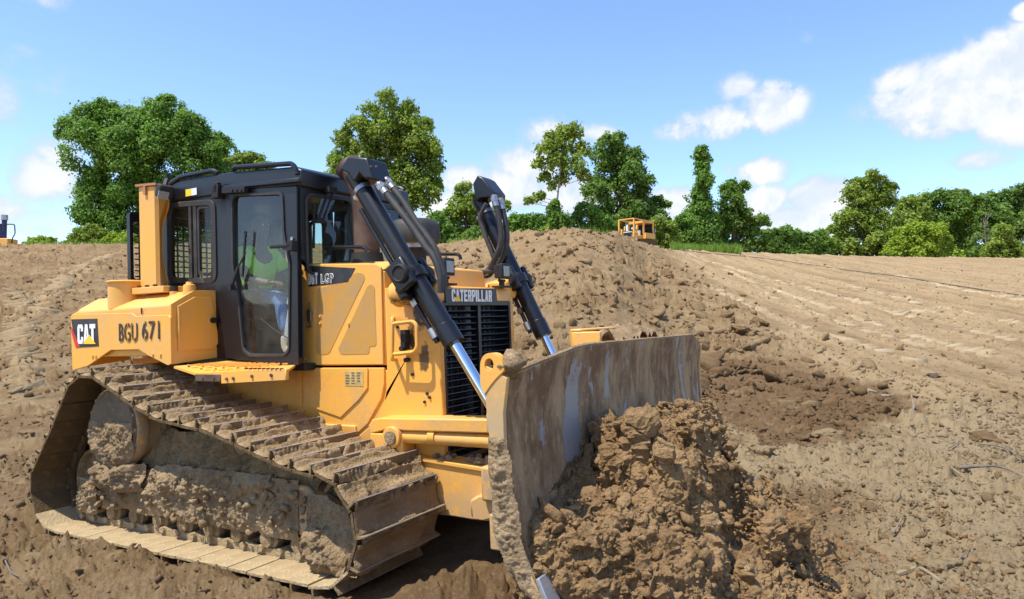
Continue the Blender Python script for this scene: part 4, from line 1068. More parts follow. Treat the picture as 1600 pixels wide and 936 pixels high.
# ---- engine enclosure
HS = -.58
hood = MB()
hood.plate([[(.36, HS + .02, 1.49), (1.32, HS + .02, 1.50), (1.32, HS + .02, 2.27), (1.20, HS + .02, 2.30), (.36, HS + .02, 2.33)]], (0, 1.12, 0))
hood.loft([(.36, -.56, 2.33), (.36, .56, 2.33), (.36, .44, 2.40), (.36, -.44, 2.40)], [(1.32, -.56, 2.28), (1.32, .56, 2.28), (1.32, .44, 2.355), (1.32, -.44, 2.355)])
hood_o = hood.build('engine_hood', YT, DZ, bevel=.012)
for sd in (-1, 1):
    dr = MB()
    Pd = [(.385, 1.50), (1.305, 1.505), (1.305, 2.30), (1.24, 2.335), (.43, 2.385), (.385, 2.35)]
    dr.plate([[(x, sd * .58, z) for x, z in Pd]], (0, -sd * .022, 0))
    door = dr.build('engine_door', Y_, DZ, bevel=.006)
    if sd < 0:
        p1 = px3([(496, 451), (541, 441), (556, 425), (568, 428), (570, 436), (514, 553), (497, 555), (494, 549)], y=HS - .003)
        MB().plate([rounded(p1, .03)], (0, .002, 0)).build('perforated_panel', M['perforated_sheet'], door, smooth=None)
        p2 = px3([(574, 447), (580, 444), (585, 448), (588, 541), (577, 541), (577, 553), (532, 554), (528, 546)], y=HS - .003)
        MB().plate([rounded(p2, .03)], (0, .002, 0)).build('perforated_panel', M['perforated_sheet'], door, smooth=None)
        dp = px3([(481, 415), (555, 419), (544, 441), (482, 448)], y=HS - .003)
        MB().plate([dp], (0, .002, 0)).build('nameplate', M['black_decal'], door, smooth=None)
        a, b = A(482, 445, y=HS - .004), A(495, 426, y=HS - .004)
        block_text('D6T', a, (1, 0, .0), (0, 0, 1), b[0] - a[0] + .012, (b[2] - a[2]), 'lettering', M['white_decal'], door)
        a, b = A(502, 443.5, y=HS - .004), A(521.5, 426.5, y=HS - .004)
        letters('LGP', a, (1, 0, .0), (0, 0, 1), b[0] - a[0], b[2] - a[2], 'lettering', M['white_decal'], door, .045)
        letters('LGP', a + np.array([.006, -.0025, .007]), (1, 0, .0), (0, 0, 1), b[0] - a[0] - .012, b[2] - a[2] - .014, 'lettering', M['black_decal'], door, -.012)
        lt = MB(); q = A(484, 492, y=HS - .02)
        lt.cyl(q + np.array([0, .02, .02]), q + np.array([0, -.012, .02]), .028, 10).box(q + np.array([0, 0, -.01]), (.035, .03, .09)).bar(q + np.array([-.03, -.01, -.105]), q + np.array([.03, -.01, -.095]), .014).bar(q + np.array([.0, 0, -.1]), q + np.array([0, 0, .11]), .008)
        lt.build('door_latch', M['steel'], door)
        bl = MB()
        for (bx, bz) in [(501, 494), (501, 505), (545, 506), (472, 422), (478, 422), (472, 561), (477, 561)]:
            q = A(bx, bz, y=HS); bl.cyl(q, q + np.array([0, -.014, 0]), .011, 8)
        bl.build('bolt', Y_, door)
# lower side panels
for sd in (-1, 1):
    lp = MB(); L = [(.375, 1.475), (.375, .98), (1.00, .93), (1.12, 1.02), (1.27, 1.23), (1.305, 1.35), (1.305, 1.48)]
    lp.plate([[(x, sd * .58, z) for x, z in L]], (0, -sd * .03, 0))
    low = lp.build('lower_side_panel', YL, DZ, bevel=.005)
    if sd < 0:
        c = px3([(474, 576), (475, 632), (532, 652), (560, 625), (574, 606), (574, 575)], y=HS - .012)
        MB().plate([c], (0, .011, 0)).build('access_cover', YL, low, bevel=.003)
        w = px3([(539, 580), (567, 580), (567, 603.5), (539, 602.5)], y=HS - .0155)
        MB().plate([w], (0, .003, 0)).build('warning_label', simple('faded_label', (.62, .44, .15), .7, dust=.6, dustc=(.25, .18, .08), dscale=26), low, smooth=None)
        gr = MB(); rr_ = random.Random(5)
        x0, z0 = w[3].x, w[3].z
        for i in range(3):
            for j in range(5):
                if rr_.random() < .85: gr.box((x0 + .03 + i * .062, HS - .0165, z0 + .02 + j * .022), (.045 * rr_.uniform(.6, 1), .002, .009))
        gr.build('label_print', simple('label_ink', (.16, .12, .07), .8), low, smooth=None)
        hg = MB(); hg.span((.345, HS - .015, 1.02), (.385, HS + .03, 1.46))
        for k in range(14): hg.box((.352, HS - .02, 1.05 + k * .029), (.016, .012, .018))
        hg.build('edge_hinge', YL, low)

# ---- radiator guard, grille
gd = MB()
gd.plate([[(1.335, HS, 2.13), (1.84, HS, 2.10), (1.875, HS, 2.02), (1.89, HS, .78), (1.28, HS, .78), (1.02, HS, .80), (1.02, HS, .92), (1.14, HS, 1.0), (1.30, HS, 1.22), (1.335, HS, 1.34)]], (0, .05, 0))
gd.plate([[(1.335, -HS, 2.13), (1.84, -HS, 2.10), (1.875, -HS, 2.02), (1.89, -HS, .78), (1.28, -HS, .78), (1.335, -HS, 1.34)]], (0, -.05, 0))
gd.span((1.335, -.53, 2.06), (1.80, .53, 2.125))
gd.plate([[(1.87, -.57, 2.0), (1.87, .57, 2.0), (1.85, .57, 2.09), (1.83, .54, 2.125), (1.83, -.54, 2.125), (1.85, -.57, 2.09)]], (-.06, 0, 0))
guard = gd.build('radiator_guard', YG, DZ, bevel=.012)
nm = px3([(695.5, 451), (775.5, 450.5), (777, 471.5), (697, 473.5)], x=1.882)
MB().plate([rounded(nm, .015, 3)], (-.014, 0, 0)).build('nameplate', M['black_decal'], guard)
a, b = A(706, 471, x=1.884), A(768, 453, x=1.884)
block_text('CATERPILLAR', (1.882, a[1], a[2]), (0, 1, 0), (0, 0, 1), b[1] - a[1], .098, 'lettering', M['white_decal'], guard)
tc_ = Vector(A(715.5, 469.5, x=1.8885)); MB().plate([[tc_ + Vector((0, -.045, -.004)), tc_ + Vector((0, .045, -.004)), tc_ + Vector((0, 0, .05))]], (-.002, 0, 0)).build('logo_triangle', M['yellow_decal'], guard, smooth=None)
bl = MB()
for (bx, bz) in [(632, 424), (638, 424), (655, 482), (668, 615), (672, 621), (622, 511), (645, 585), (664, 628)]:
    q = A(bx, bz, y=HS); bl.cyl(q + np.array([0, .01, 0]), q + np.array([0, -.012, 0]), .012, 8)
bl.build('bolt', BM_, guard)
gh = MB(); hp = [Vector(A(613, 497, y=HS)) - Vector((0, -.01, 0)), Vector(A(613, 499, y=-.69)), Vector(A(613, 562, y=-.69)), Vector(A(617, 560, y=HS)) + Vector((0, .01, 0))]
gh.tube(rounded(hp, .05)[4:-4] if False else spline([hp[0], hp[0].lerp(hp[1], .8), hp[1] + Vector((0, 0, -.03)), hp[2] + Vector((0, 0, .03)), hp[3].lerp(hp[2], .8), hp[3]], 4), .016, 8)
h2 = [Vector(A(613, 506, y=-.69)), Vector(A(645, 502, y=-.70)), Vector(A(651, 508, y=-.70)), Vector(A(652, 543, y=-.70)), Vector(A(647, 550, y=-.70)), Vector(A(614, 554, y=-.69))]
gh.tube(rounded(h2, .03)[3:-3], .016, 8)
gh.build('grab_handle', Y_, guard)
gh2 = MB(); gh2.tube(rounded([(1.72, .58, 1.80), (1.72, .72, 1.80), (1.72, .72, 1.42), (1.72, .58, 1.42)], .05)[6:-6], .016, 8).build('grab_handle', Y_, guard)
brk = MB()
q = A(637, 525, y=HS); brk.box(q + np.array([0, -.03, 0]), (.05, .06, .10)); q = A(637, 540, y=HS); brk.box(q + np.array([0, -.03, 0]), (.04, .07, .06)).cyl(q + np.array([0, -.03, -.02]), q + np.array([0, -.09, -.02]), .02, 10)
q = A(639, 562, y=HS); brk.cyl(q + np.array([0, .01, 0]), q + np.array([0, -.05, 0]), .018, 10)
brk.build('grease_fitting', BM_, guard)
gl = MB(); gl.span((1.70, -.53, .55), (1.76, .53, 2.0)); gl.span((1.76, -.535, .72), (1.872, -.50, 2.0)); gl.span((1.76, .50, .72), (1.872, .535, 2.0)); gl.span((1.76, -.50, 1.965), (1.872, .50, 2.0)); gl.span((1.76, -.50, .72), (1.872, .50, .76))
grille = gl.build('grille', BK, DZ, bevel=.004)
MB().span((1.80, -.02, .76), (1.875, .02, 1.965)).build('centre_bar', BK, grille)
sl = MB(); sl.plate([[(-.028, 0, -.012), (-.028, 0, -.006), (.028, 0, .014), (.030, 0, .008)]], (0, .478, 0)); slm = sl.mesh('slat', [BK])
for k in range(23):
    for y0 in (-.499, .021):
        o = bpy.data.objects.new('slat', slm); COL.objects.link(o); o.parent = grille; o.location = (1.832, y0, .80 + k * .0505)
br = MB()
for y in (-.34, -.18, .18, .34): br.span((1.785, y - .008, .76), (1.80, y + .008, 1.965))
br.build('slat_support', BM_, grille)
# cowl behind the lamps
cw = MB(); cw.loft([(1.68, -.44, 2.125), (1.68, .44, 2.125), (1.66, .43, 2.29), (1.66, -.43, 2.29)], [(1.33, -.47, 2.125), (1.33, .47, 2.125), (1.33, .45, 2.34), (1.33, -.45, 2.34)])
cw.build('hood_cowl', YT, DZ, bevel=.015)
MB().cyl((1.58, .50, 2.10), (1.58, .50, 2.20), .045, 14).cyl((1.58, .50, 2.20), (1.58, .50, 2.225), .058, 14).build('filler_cap', Y_, DZ)
for sd in (-1, 1):
    yl = -.45 if sd < 0 else .43
    h = MB(); h.loft([(1.90, yl - .075, 2.20), (1.90, yl + .075, 2.20), (1.90, yl + .075, 2.345), (1.90, yl - .075, 2.345)], [(1.80, yl - .05, 2.215), (1.80, yl + .05, 2.215), (1.80, yl + .05, 2.33), (1.80, yl - .05, 2.33)])
    R_ = Matrix.Rotation(math.radians(-12 * sd), 3, 'Z')
    hl = h.build('headlight', BM_, DZ, bevel=.012)
    MB().box((1.902, yl, 2.272), (.006, .10, .092)).build('lamp_lens', M['headlamp_lens'], hl, bevel=.002)
    MB().box((1.85, yl, 2.135), (.10, .19, .016)).box((1.85, yl, 2.165), (.03, .05, .07)).cyl((1.85, yl - .05, 2.19), (1.85, yl + .05, 2.19), .013, 8).build('lamp_bracket', BM_, hl)
# rails on the hood
def rail(name, pts, r, parent, m=BK, rd=.05): return MB().tube(rounded(pts, rd)[6:-6], r, 8).build(name, m, parent)
rail('hand_rail', [(.58, -.50, 2.34), (.61, -.50, 2.52), (1.08, -.50, 2.49), (1.20, -.50, 2.31)], .017, DZ)
rail('hand_rail', [(.95, .42, 2.34), (.98, .42, 2.49), (1.42, .42, 2.46), (1.42, .42, 2.33)], .017, DZ)
# exhaust
ex = MB(); ex.tube(spline([(.92, -.30, 2.34), (.92, -.30, 2.6), (.92, -.30, 2.85), (.89, -.30, 3.02), (.83, -.30, 3.14), (.77, -.30, 3.21)], 6), .112, 22)
exo = ex.build('exhaust_stack', M['rusty_pipe'], DZ)
MB().cyl((.92, -.30, 2.36), (.92, -.30, 2.46), .15, 22, .135).build('stack_base', BM_, exo)
MB().lathe([(.10, -.02), (.125, .0), (.128, .05), (.115, .06), (.10, .05), (.095, -.02)], (.765, -.30, 3.215), (-.66, 0, .75), 20).build('stack_outlet', M['rusty_pipe'], exo)
# pre-cleaner
pc = MB(); pc.lathe([(.0, .185), (.17, .18), (.205, .16), (.225, .12), (.232, .0), (.215, -.035), (.0, -.035)], (1.20, .02, 2.575), (0, 0, 1), 32)
pco = pc.build('air_precleaner', RB, DZ, smooth=35)
MB().cyl((1.20, .02, 2.34), (1.20, .02, 2.55), .10, 20).build('neck', BM_, pco)
cage = MB(); cage.cyl((1.20, .02, 2.50), (1.20, .02, 2.545), .17, 24)
cage.build('intake_screen', M['steel'], pco)

# ---- lift cylinders
def lift(sd):
    y = .83 * sd
    top, d, bl_, tt_ = (Vector((1.30, y, 2.99)), Vector((.862, 0, -1.28)), 1.565, .95) if sd < 0 else (Vector((1.405, y, 2.99)), Vector((.49, 0, -1.0)), 1.45, .86)
    d.normalize(); barrel_end = top + d * bl_; n_ = Vector((-d.z, 0, d.x))          # n_ points up and forward
    b = MB(); b.cyl(top - d * .05, barrel_end, .073, 26); b.cyl(barrel_end - d * .14, barrel_end + d * .02, .081, 26)
    cyl = b.build('lift_cylinder', BK, DZ, bevel=.004)
    MB().cyl(barrel_end - d * .1, barrel_end + d * .80, .040, 20).build('rod', M['chrome'], cyl)
    MB().cyl(top + d * .10, top + d * .135, .079, 26).box(top + d * .117 - n_ * .09, (.03, .04, .035), Matrix((d, Vector((0, 1, 0)), n_)).transposed()).build('clamp_band', M['steel'], cyl)
    t0 = top + d * tt_
    yk = MB(); R_ = Matrix((d, Vector((0, 1, 0)), n_)).transposed()
    for s2 in (-1, 1): yk.box(t0 + Vector((0, s2 * .125, 0)) + n_ * -.02, (.24, .055, .18), R_)
    yk.box(t0 + d * .10 - n_ * .10, (.12, .27, .07), R_)
    yk.build('trunnion_yoke', BK, cyl, bevel=.02)
    pn = MB(); pn.cyl(t0 + Vector((0, -.175, 0)), t0 + Vector((0, .175, 0)), .072, 24); pn.lathe([(.050, 0), (.058, .012), (.066, .0)], t0 + Vector((0, -.175, 0)), (0, -1, 0), 24)
    pn.build('trunnion_pin', BM_, cyl, bevel=.004)
    cl = MB(); cl.cyl(t0 - d * .03 , t0 + d * .06, .094, 24); cl.build('trunnion_collar', BK, cyl, bevel=.006)
    # head cover: folded sheet box
    hc = MB(); w = .115
    if sd < 0: prof = px3([(533, 269), (553, 250), (597, 249), (613, 281), (590, 281), (580, 274), (572, 284), (563, 287), (555, 276)], y=y)
    else: prof = px3([(740, 291), (752, 277), (765, 281), (790, 302), (788, 312), (776, 310), (758, 312), (747, 318)], y=y)
    cx_ = sum(p.x for p in prof) / len(prof); prof = [Vector((cx_ + (p.x - cx_) * .66, p.y, p.z)) for p in prof]
    hc.plate([[p + Vector((0, -w, 0)) for p in prof]], (0, 2 * w, 0))
    hc.build('head_cover', BK, cyl, bevel=.012)
    if sd < 0:
        bb = MB()
        for (bx, bz) in [(580, 260), (588, 260)]:
            q = A(bx, bz, y=y - w); bb.cyl(q + np.array([0, .01, 0]), q + np.array([0, -.006, 0]), .009, 8)
        bb.build('bolt', M['rusty_pipe'], cyl)
    P1, P2, P3 = ([(597, 294), (615, 317), (643, 353), (664, 384), (679, 404), (688, 432)], [(608, 287), (628, 312), (651, 348), (666, 368), (680, 390), (692, 426)], None) if sd < 0 else \
                 ([(773, 313), (780, 343), (783, 374), (775, 400), (760, 424)], [(783, 318), (790, 348), (792, 379), (784, 405), (770, 423), (761, 431)], [(760, 318), (750, 340), (756, 363), (768, 394), (775, 420)])
    for i, Pp in enumerate((P1, P2, P3)):
        if Pp is None: continue
        pts = px3(Pp, y=y + ((-.05, .06, 0)[i] if sd < 0 else (-.17, -.10, -.12)[i]))
        ends = [pts[-1] + Vector((0, 0, -.12))] if sd < 0 else [pts[-1] + Vector((-.12, -.12, -.03))]
        hs = MB().tube(spline(pts + ends, 6), .026 if i < 2 else .021, 10).build('hydraulic_hose', RB, cyl)
        if i < 2:
            e = (pts[1] - pts[0]).normalized(); MB().cyl(pts[0] - e * .05, pts[0] + e * .06, .031, 12).cyl(pts[0] - e * .03, pts[0] + e * .01, .037, 6).build('hose_fitting', M['steel'], cyl)
    pipe = [top + d * .25 - n_ * .088 + Vector((0, -.035, 0)), top + d * .80 - n_ * .092 + Vector((0, -.035, 0)), top + d * (bl_ - .145) - n_ * .092 + Vector((0, -.035, 0)), top + d * (bl_ - .065) - n_ * .10 + Vector((0, -.03, 0))]
    MB().tube(pipe, .020, 8).build('oil_pipe', BK, cyl)
    cp = MB(); q = pipe[2]; cp.cyl(q - d * .03, q + d * .05, .033, 10); q = top + d * 1.15 - n_ * .092 + Vector((0, -.035, 0)); cp.box(q, (.05, .05, .05), R_)
    cp.build('pipe_clamp', M['steel'], cyl)
    # yellow trunnion mount on the guard
    mt = MB(); mt.cyl(t0 + Vector((-.30, -sd * .16, -.14)), t0 + Vector((.02, -sd * .13, -.08)), .105, 22)
    mt.box(t0 + Vector((-.08, -sd * .20, -.11)), (.36 if sd < 0 else .2, .12, .17))
    mo = mt.build('trunnion_mount', YG, DZ, bevel=.02)
    bb = MB(); ax = (Vector((.32, sd * .03, .06))).normalized(); c0 = t0 + Vector((-.30, -sd * .16, -.14)); u = Vector((0, 1, 0)); v = ax.cross(u).normalized()
    for k in range(4):
        a = math.pi / 4 + k * math.pi / 2; q = c0 + (u * math.cos(a) + v * math.sin(a)) * .072; bb.cyl(q + ax * .01, q - ax * .022, .015, 8)
    bb.build('bolt', Y_, mo)
lift(-1); lift(1)

# ---- cab
CY = -.72
cab = empty('cab', (0, 0, 0), DZ)
def side_wall(sd):
    y = CY if sd < 0 else -CY; t = (0, -sd * .05, 0)
    out = [(-1.42, y, 1.55), (-1.42, y, 3.16), (-.44, y, 3.11), (-.41, y, 1.53)]
    win = rounded([(-1.21, y, 2.33), (-.56, y, 2.30), (-.56, y, 3.01), (-1.20, y, 3.05)], .09)
    MB().plate([[Vector(p) for p in out], win], t).build('side_wall', BK, cab, bevel=0, smooth=None)
    o2 = rounded([(-1.245, y + sd * .012, 2.295), (-.525, y + sd * .012, 2.265), (-.525, y + sd * .012, 3.045), (-1.235, y + sd * .012, 3.085)], .11)
    i2 = rounded([(-1.195, y + sd * .012, 2.345), (-.575, y + sd * .012, 2.315), (-.575, y + sd * .012, 2.995), (-1.185, y + sd * .012, 3.035)], .08)
    g = MB().plate([o2, i2], (0, -sd * .03, 0)).build('window_frame', RB, cab, bevel=.006)
    MB().span((-.90, y + sd * .016, 2.33), (-.865, y - sd * .02, 3.01)).span((-.845, y + sd * .008, 2.33), (-.80, y - sd * .02, 3.01)).build('window_mullion', RB, g)
    i3 = rounded([(-.79, y + sd * .006, 2.345), (-.575, y + sd * .006, 2.335), (-.575, y + sd * .006, 2.995), (-.79, y + sd * .006, 3.005)], .05)
    i4 = rounded([(-.765, y + sd * .006, 2.375), (-.60, y + sd * .006, 2.365), (-.60, y + sd * .006, 2.97), (-.765, y + sd * .006, 2.98)], .04)
    MB().plate([i3, i4], (0, -sd * .02, 0)).build('sash', RB, g)
    MB().plate([[(-1.22, y, 2.32), (-.885, y, 2.32), (-.885, y, 3.04), (-1.22, y, 3.04)]], (0, .004, 0)).build('window_pane', M['window_glass'], g, smooth=None)
    MB().plate([[(-.86, y - sd * .012, 2.32), (-.56, y - sd * .012, 2.32), (-.56, y - sd * .012, 3.03), (-.86, y - sd * .012, 3.03)]], (0, .004, 0)).build('window_pane', M['window_glass'], g, smooth=None)
side_wall(-1); side_wall(1)
def cab_door(sd):
    y = (CY - .028) * (1 if sd < 0 else -1); t = (0, -sd * .05, 0)
    ref = px3([(351, 299), (467, 292), (470, 570), (459, 571), (357, 559), (346, 470)], y=CY)
    gl = px3([(368, 307), (446, 304), (448, 370), (456, 410), (455.5, 545), (448, 553), (394, 553), (385, 545), (378, 465), (369, 415)], y=CY)
    out = [Vector((p.x, y, p.z)) for p in ref]; g0 = rounded([Vector((p.x, y, p.z)) for p in gl], .06, 4)
    d = MB().plate([out, g0], t).build('door', BK, cab, smooth=None)
    gg = [p + Vector((0, sd * .012, 0)) for p in g0]
    MB().plate([[p + (p - sum(gg, Vector()) / len(gg)).normalized() * .022 for p in gg], inset(gg, .004)], (0, -sd * .02, 0)).build('door_seal', RB, d, bevel=.004)
    MB().plate([[Vector((p.x, y - sd * .02, p.z)) for p in g0]], (0, -sd * .005, 0)).build('door_pane', M['door_glass'], d, smooth=None)
    yo = y + sd * .05
    if sd < 0:
        h = MB(); q0, q1 = A(423, 386, y=yo), A(456, 383, y=yo); h.bar(q0, q1, .03, .028); q = A(457, 384, y=yo + .02); h.box(q, (.06, .07, .09))
        h.build('door_handle', BM_, d, bevel=.006)
        q = A(457, 373, y=y); MB().cyl(q, q + np.array([0, -.012, 0]), .016, 12).build('door_lock', M['steel'], d)
        w = MB(); w.bar(A(361, 449, y=yo), A(372, 418, y=yo), .022); w.bar(A(372, 418, y=yo), A(384, 394, y=yo + .02), .012); w.bar(A(384, 361, y=yo + .02), A(379, 432, y=yo + .02), .016); q = A(361, 449, y=yo); w.box(q, (.05, .05, .05))
        w.build('wiper', BM_, d)
        MB().tube(px3([(378, 465), (392, 482), (410, 500), (427, 514), (452, 530)], y=y + .1), .006, 6).build('gas_strut', BM_, d)
        b = MB(); b.bar(A(350, 298, y=yo + .01), A(385, 296, y=yo + .01), .05, .05)
        for xx in (363, 370, 377): q = A(xx, 297.5, y=yo - .016); b.cyl(q, q + np.array([0, -.012, 0]), .012, 8)
        b.build('door_hinge', BM_, d)
        gt = MB(); gt.bar(A(350, 293, y=y - .02), A(470, 281, y=y - .02), .04, .035); gt.build('rain_gutter', BK, d, bevel=.006)
cab_door(-1); cab_door(1)
# front wall with two windshields
fx = .565
fw_out = [(fx, -.575, 1.5), (fx, .575, 1.5), (fx, .575, 2.33), (fx, -CY, 2.41), (fx, -CY, 3.15), (fx, CY, 3.15), (fx, CY, 2.41), (fx, -.575, 2.33)]
wins = []
for (ya, yb) in ((-.655, -.10), (.10, .655)): wins.append(rounded([(fx, ya, 2.30), (fx, yb, 2.30), (fx, yb, 2.985), (fx, ya, 2.97)], .08))
MB().plate([[Vector(p) for p in fw_out]] + wins, (-.05, 0, 0)).build('front_wall', BK, cab, smooth=None)
for s in (-1, 1): MB().plate([[(.555, s * .715, 1.57), (.36, s * .575, 1.57), (.36, s * .575, 2.33), (.555, s * .715, 2.41)]], (-.04, 0, 0)).build('corner_panel', BK, cab, smooth=None)
for w_ in wins:
    c_ = sum(w_, Vector()) / len(w_); wo = [p + (p - c_).normalized() * .025 + Vector((.012, 0, 0)) for p in w_]; wi = [p - (p - c_).normalized() * .006 + Vector((.012, 0, 0)) for p in w_]
    ws = MB().plate([wo, wi], (-.02, 0, 0)).build('windshield_seal', RB, cab, bevel=.004)
    MB().plate([[p + Vector((-.02, 0, 0)) for p in w_]], (.005, 0, 0)).build('windshield', M['front_glass'], cab, smooth=None)
w = MB(); X_ = fx + .05
w.bar(A(514, 297, x=X_), A(497, 344, x=X_), .016); w.bar(A(521, 298, x=X_), A(504, 346, x=X_), .012); w.bar(A(494, 345, x=X_), A(507, 347, x=X_), .03); w.bar(A(491, 318, x=X_ - .02), A(490, 388, x=X_ - .02), .016); q = A(517, 297, x=X_); w.box(q, (.06, .10, .05))
w.build('front_wiper', BM_, cab)
# rear wall, screen
rw_h = rounded([(-1.42, -.58, 2.12), (-1.42, .58, 2.12), (-1.42, .58, 2.98), (-1.42, -.58, 2.98)], .08)
MB().plate([[Vector(p) for p in ((-1.42, -.72, 1.5), (-1.42, .72, 1.5), (-1.42, .72, 3.15), (-1.42, -.72, 3.15))], rw_h], (.05, 0, 0)).build('rear_wall', BK, cab, smooth=None)
MB().plate([[p + Vector((.02, 0, 0)) for p in rw_h]], (.005, 0, 0)).build('rear_window', M['window_glass'], cab, smooth=None)
sc_o = rounded([(-1.68, -.86, 2.28), (-1.68, .86, 2.28), (-1.68, .86, 3.02), (-1.68, -.86, 3.02)], .03); sc_i = rounded([(-1.68, -.825, 2.36), (-1.68, .825, 2.36), (-1.68, .825, 2.93), (-1.68, -.825, 2.93)], .03)
scr = MB().plate([sc_o, sc_i], (.05, 0, 0)).build('rear_screen', BK, cab, bevel=.006)
br = MB()
for k in range(22): y = -.78 + 1.56 * (k + .5) / 22; br.span((-1.665, y - .007, 2.34), (-1.652, y + .007, 2.95))
for k in range(10): z = 2.36 + .57 * (k + .5) / 10; br.span((-1.657, -.80, z - .006), (-1.645, .80, z + .006))
br.build('screen_mesh', BM_, scr, smooth=None)
for y in (-.6, .6): MB().bar((-1.65, y, 2.6), (-1.42, y, 2.6), .04).build('screen_bracket', BK, scr)
# roof
rf = MB(); prof = [(-1.46, 3.09), (-1.46, 3.19), (-1.36, 3.265), (-1.0, 3.285), (-.35, 3.27), (.52, 3.21), (.60, 3.17), (.60, 3.03), (-.4, 3.075)]
rf.plate([[Vector((x, -.735, z)) for x, z in prof]], (0, 1.47, 0)); roof = rf.build('roof', BK, cab, bevel=.035, seg=3)
q = [Vector((x, -.74, z)) for x, z in ((-.93, 3.13), (-.78, 3.125), (-.78, 3.205), (-.93, 3.21))]
a_ = A(289, 307, y=-.748); b_ = A(306, 293, y=-.748); m_ = (a_[0] + b_[0]) / 2
MB().span((a_[0], -.741, a_[2]), (m_, -.738, b_[2])).build('sticker', simple('sticker_yellow', (.85, .62, .03), .5), roof, smooth=None)
MB().span((m_ + .002, -.741, a_[2]), (b_[0], -.738, b_[2])).build('sticker', M['white_decal'], roof, smooth=None)
rail('roof_rail', [(-.26, -.70, 3.24), (-.25, -.74, 3.30), (.50, -.74, 3.235), (.55, -.74, 3.17), (.56, -.735, 2.9)], .022, cab)
rail('roof_rail', [(-1.25, -.70, 3.20), (-1.22, -.74, 3.25), (-1.0, -.74, 3.31), (-.52, -.74, 3.31), (-.45, -.70, 3.25)], .022, cab)
rail('roof_rail', [(-.26, .70, 3.24), (-.25, .74, 3.30), (.50, .74, 3.235), (.56, .74, 3.17)], .022, cab)
ant = MB(); q = A(340, 300, y=-.78); ant.box(q, (.09, .07, .12)); ant.bar(A(339, 302, y=-.79), A(340, 285, y=-.79), .05); ant.build('door_stop', BM_, cab, bevel=.006)
MB().span((-1.40, -.70, 1.46), (.55, .70, 1.52)).build('floor', BM_, cab)
MB().span((-1.38, -.66, 3.06), (.52, .66, 3.08)).build('headliner', M['interior_grey'], cab)
st_ = MB(); st_.box((-.52, -.05, 1.98), (.52, .52, .14)); st_.box((-.80, -.05, 2.35), (.14, .50, .74), Matrix.Rotation(-.12, 3, 'Y')); st_.box((-.86, -.05, 2.82), (.10, .28, .18)); st_.box((-.52, -.05, 1.75), (.34, .34, .36)); st_.box((-.45, -.40, 2.12), (.42, .10, .14)); st_.box((-.45, .30, 2.12), (.42, .10, .14))
st_.v = [(a + .18, b - .27, c) for a, b, c in st_.v]
st_.build('operator_seat', M['seat_cloth'], cab, bevel=.03)
dp = MB(); dp.box((.36, .05, 1.95), (.26, .9, .72)); dp.box((.22, .05, 2.28), (.20, .5, .10), Matrix.Rotation(.5, 3, 'Y')); dp.build('dashboard', M['interior_grey'], cab, bevel=.03)
pp = MB(); pp.box((.22, -.50, 1.88), (.10, .12, .34), Matrix.Rotation(.25, 3, 'Y')); pp.box((.26, -.52, 2.14), (.06, .10, .24), Matrix.Rotation(.35, 3, 'Y')); pp.build('side_console', M['interior_pale'], cab, bevel=.015)

# work light, post
wl = MB(); c = Vector(A(257, 299, y=-1.05)); Rw_ = Matrix.Rotation(.35, 3, 'Y') @ Matrix.Rotation(-.25, 3, 'Z')
wl.box(c, (.10, .13, .12), Rw_); wlo = wl.build('work_light', BM_, DZ, bevel=.015)
MB().box(c + Rw_ @ Vector((.047, -.02, -.03)), (.012, .09, .07), Rw_).build('lamp_lens', M['headlamp_lens'], wlo)
MB().bar(c + Vector((0, 0, .04)), c + Vector((-.03, .05, .13)), .03).cyl(c + Vector((-.03, .05, .10)), c + Vector((-.03, .05, .17)), .022, 8).build('lamp_bracket', BM_, wlo)
po = MB()
def post_pt(px, py, y): return Vector(A(px, py, y=y))
L_, R_e = [], []
yo = -.98
yb = -.78
fr = px3([(217, 290), (243, 292), (241, 446), (216, 446)], y=yo)
bk = [(-.86, 3.20), (-.86, 3.02), (-1.00, 2.80), (-1.02, 2.55), (-.94, 2.22)]
x0, x1 = fr[0].x, fr[1].x
prof = [(x0, 3.215), (-1.13, 3.19), (-1.14, 3.03), (-1.24, 2.85), (-1.25, 2.55), (-1.17, 2.245), (x0 - .01, 2.255)]
po.plate([[Vector((x, yb, z)) for x, z in prof]], (0, .012, 0))
po.loft([(x0, yo, 2.25), (x1 - .02, yo, 2.24), (x1, yo + .03, 2.24), (-1.17, yb, 2.245), (x0, yb, 2.25)], [(x0, yo, 2.6), (x1 - .02, yo, 2.6), (x1, yo + .03, 2.6), (-1.25, yb, 2.6), (x0, yb, 2.6)])
po.loft([(x0, yo, 2.6), (x1 - .02, yo, 2.6), (x1, yo + .03, 2.6), (-1.25, yb, 2.6), (x0, yb, 2.6)], [(x0, yo, 2.86), (x1 - .02, yo, 2.86), (x1, yo + .03, 2.86), (-1.24, yb, 2.86), (x0, yb, 2.86)])
po.loft([(x0, yo, 2.86), (x1 - .02, yo, 2.86), (x1, yo + .03, 2.86), (-1.24, yb, 2.86), (x0, yb, 2.86)], [(x0, yo, 3.21), (x1 - .02, yo, 3.19), (x1, yo + .03, 3.19), (-1.12, yb, 3.19), (x0, yb, 3.21)])
post = po.build('cab_post', Y_, DZ, smooth=None)
cap = MB(); cap.plate([[Vector((x0 - .03, yo - .02, 3.215)), Vector((x1 + .03, yo - .02, 3.195)), Vector((-1.10, yb + .02, 3.195)), Vector((x0 - .03, yb + .02, 3.215))]], (0, 0, .022)); cap.box((x0 + .11, yo - .012, 3.165), (.035, .02, .075))
cap.build('post_cap', simple('rust_paint', (.42, .16, .05), .7, dust=.4), post)
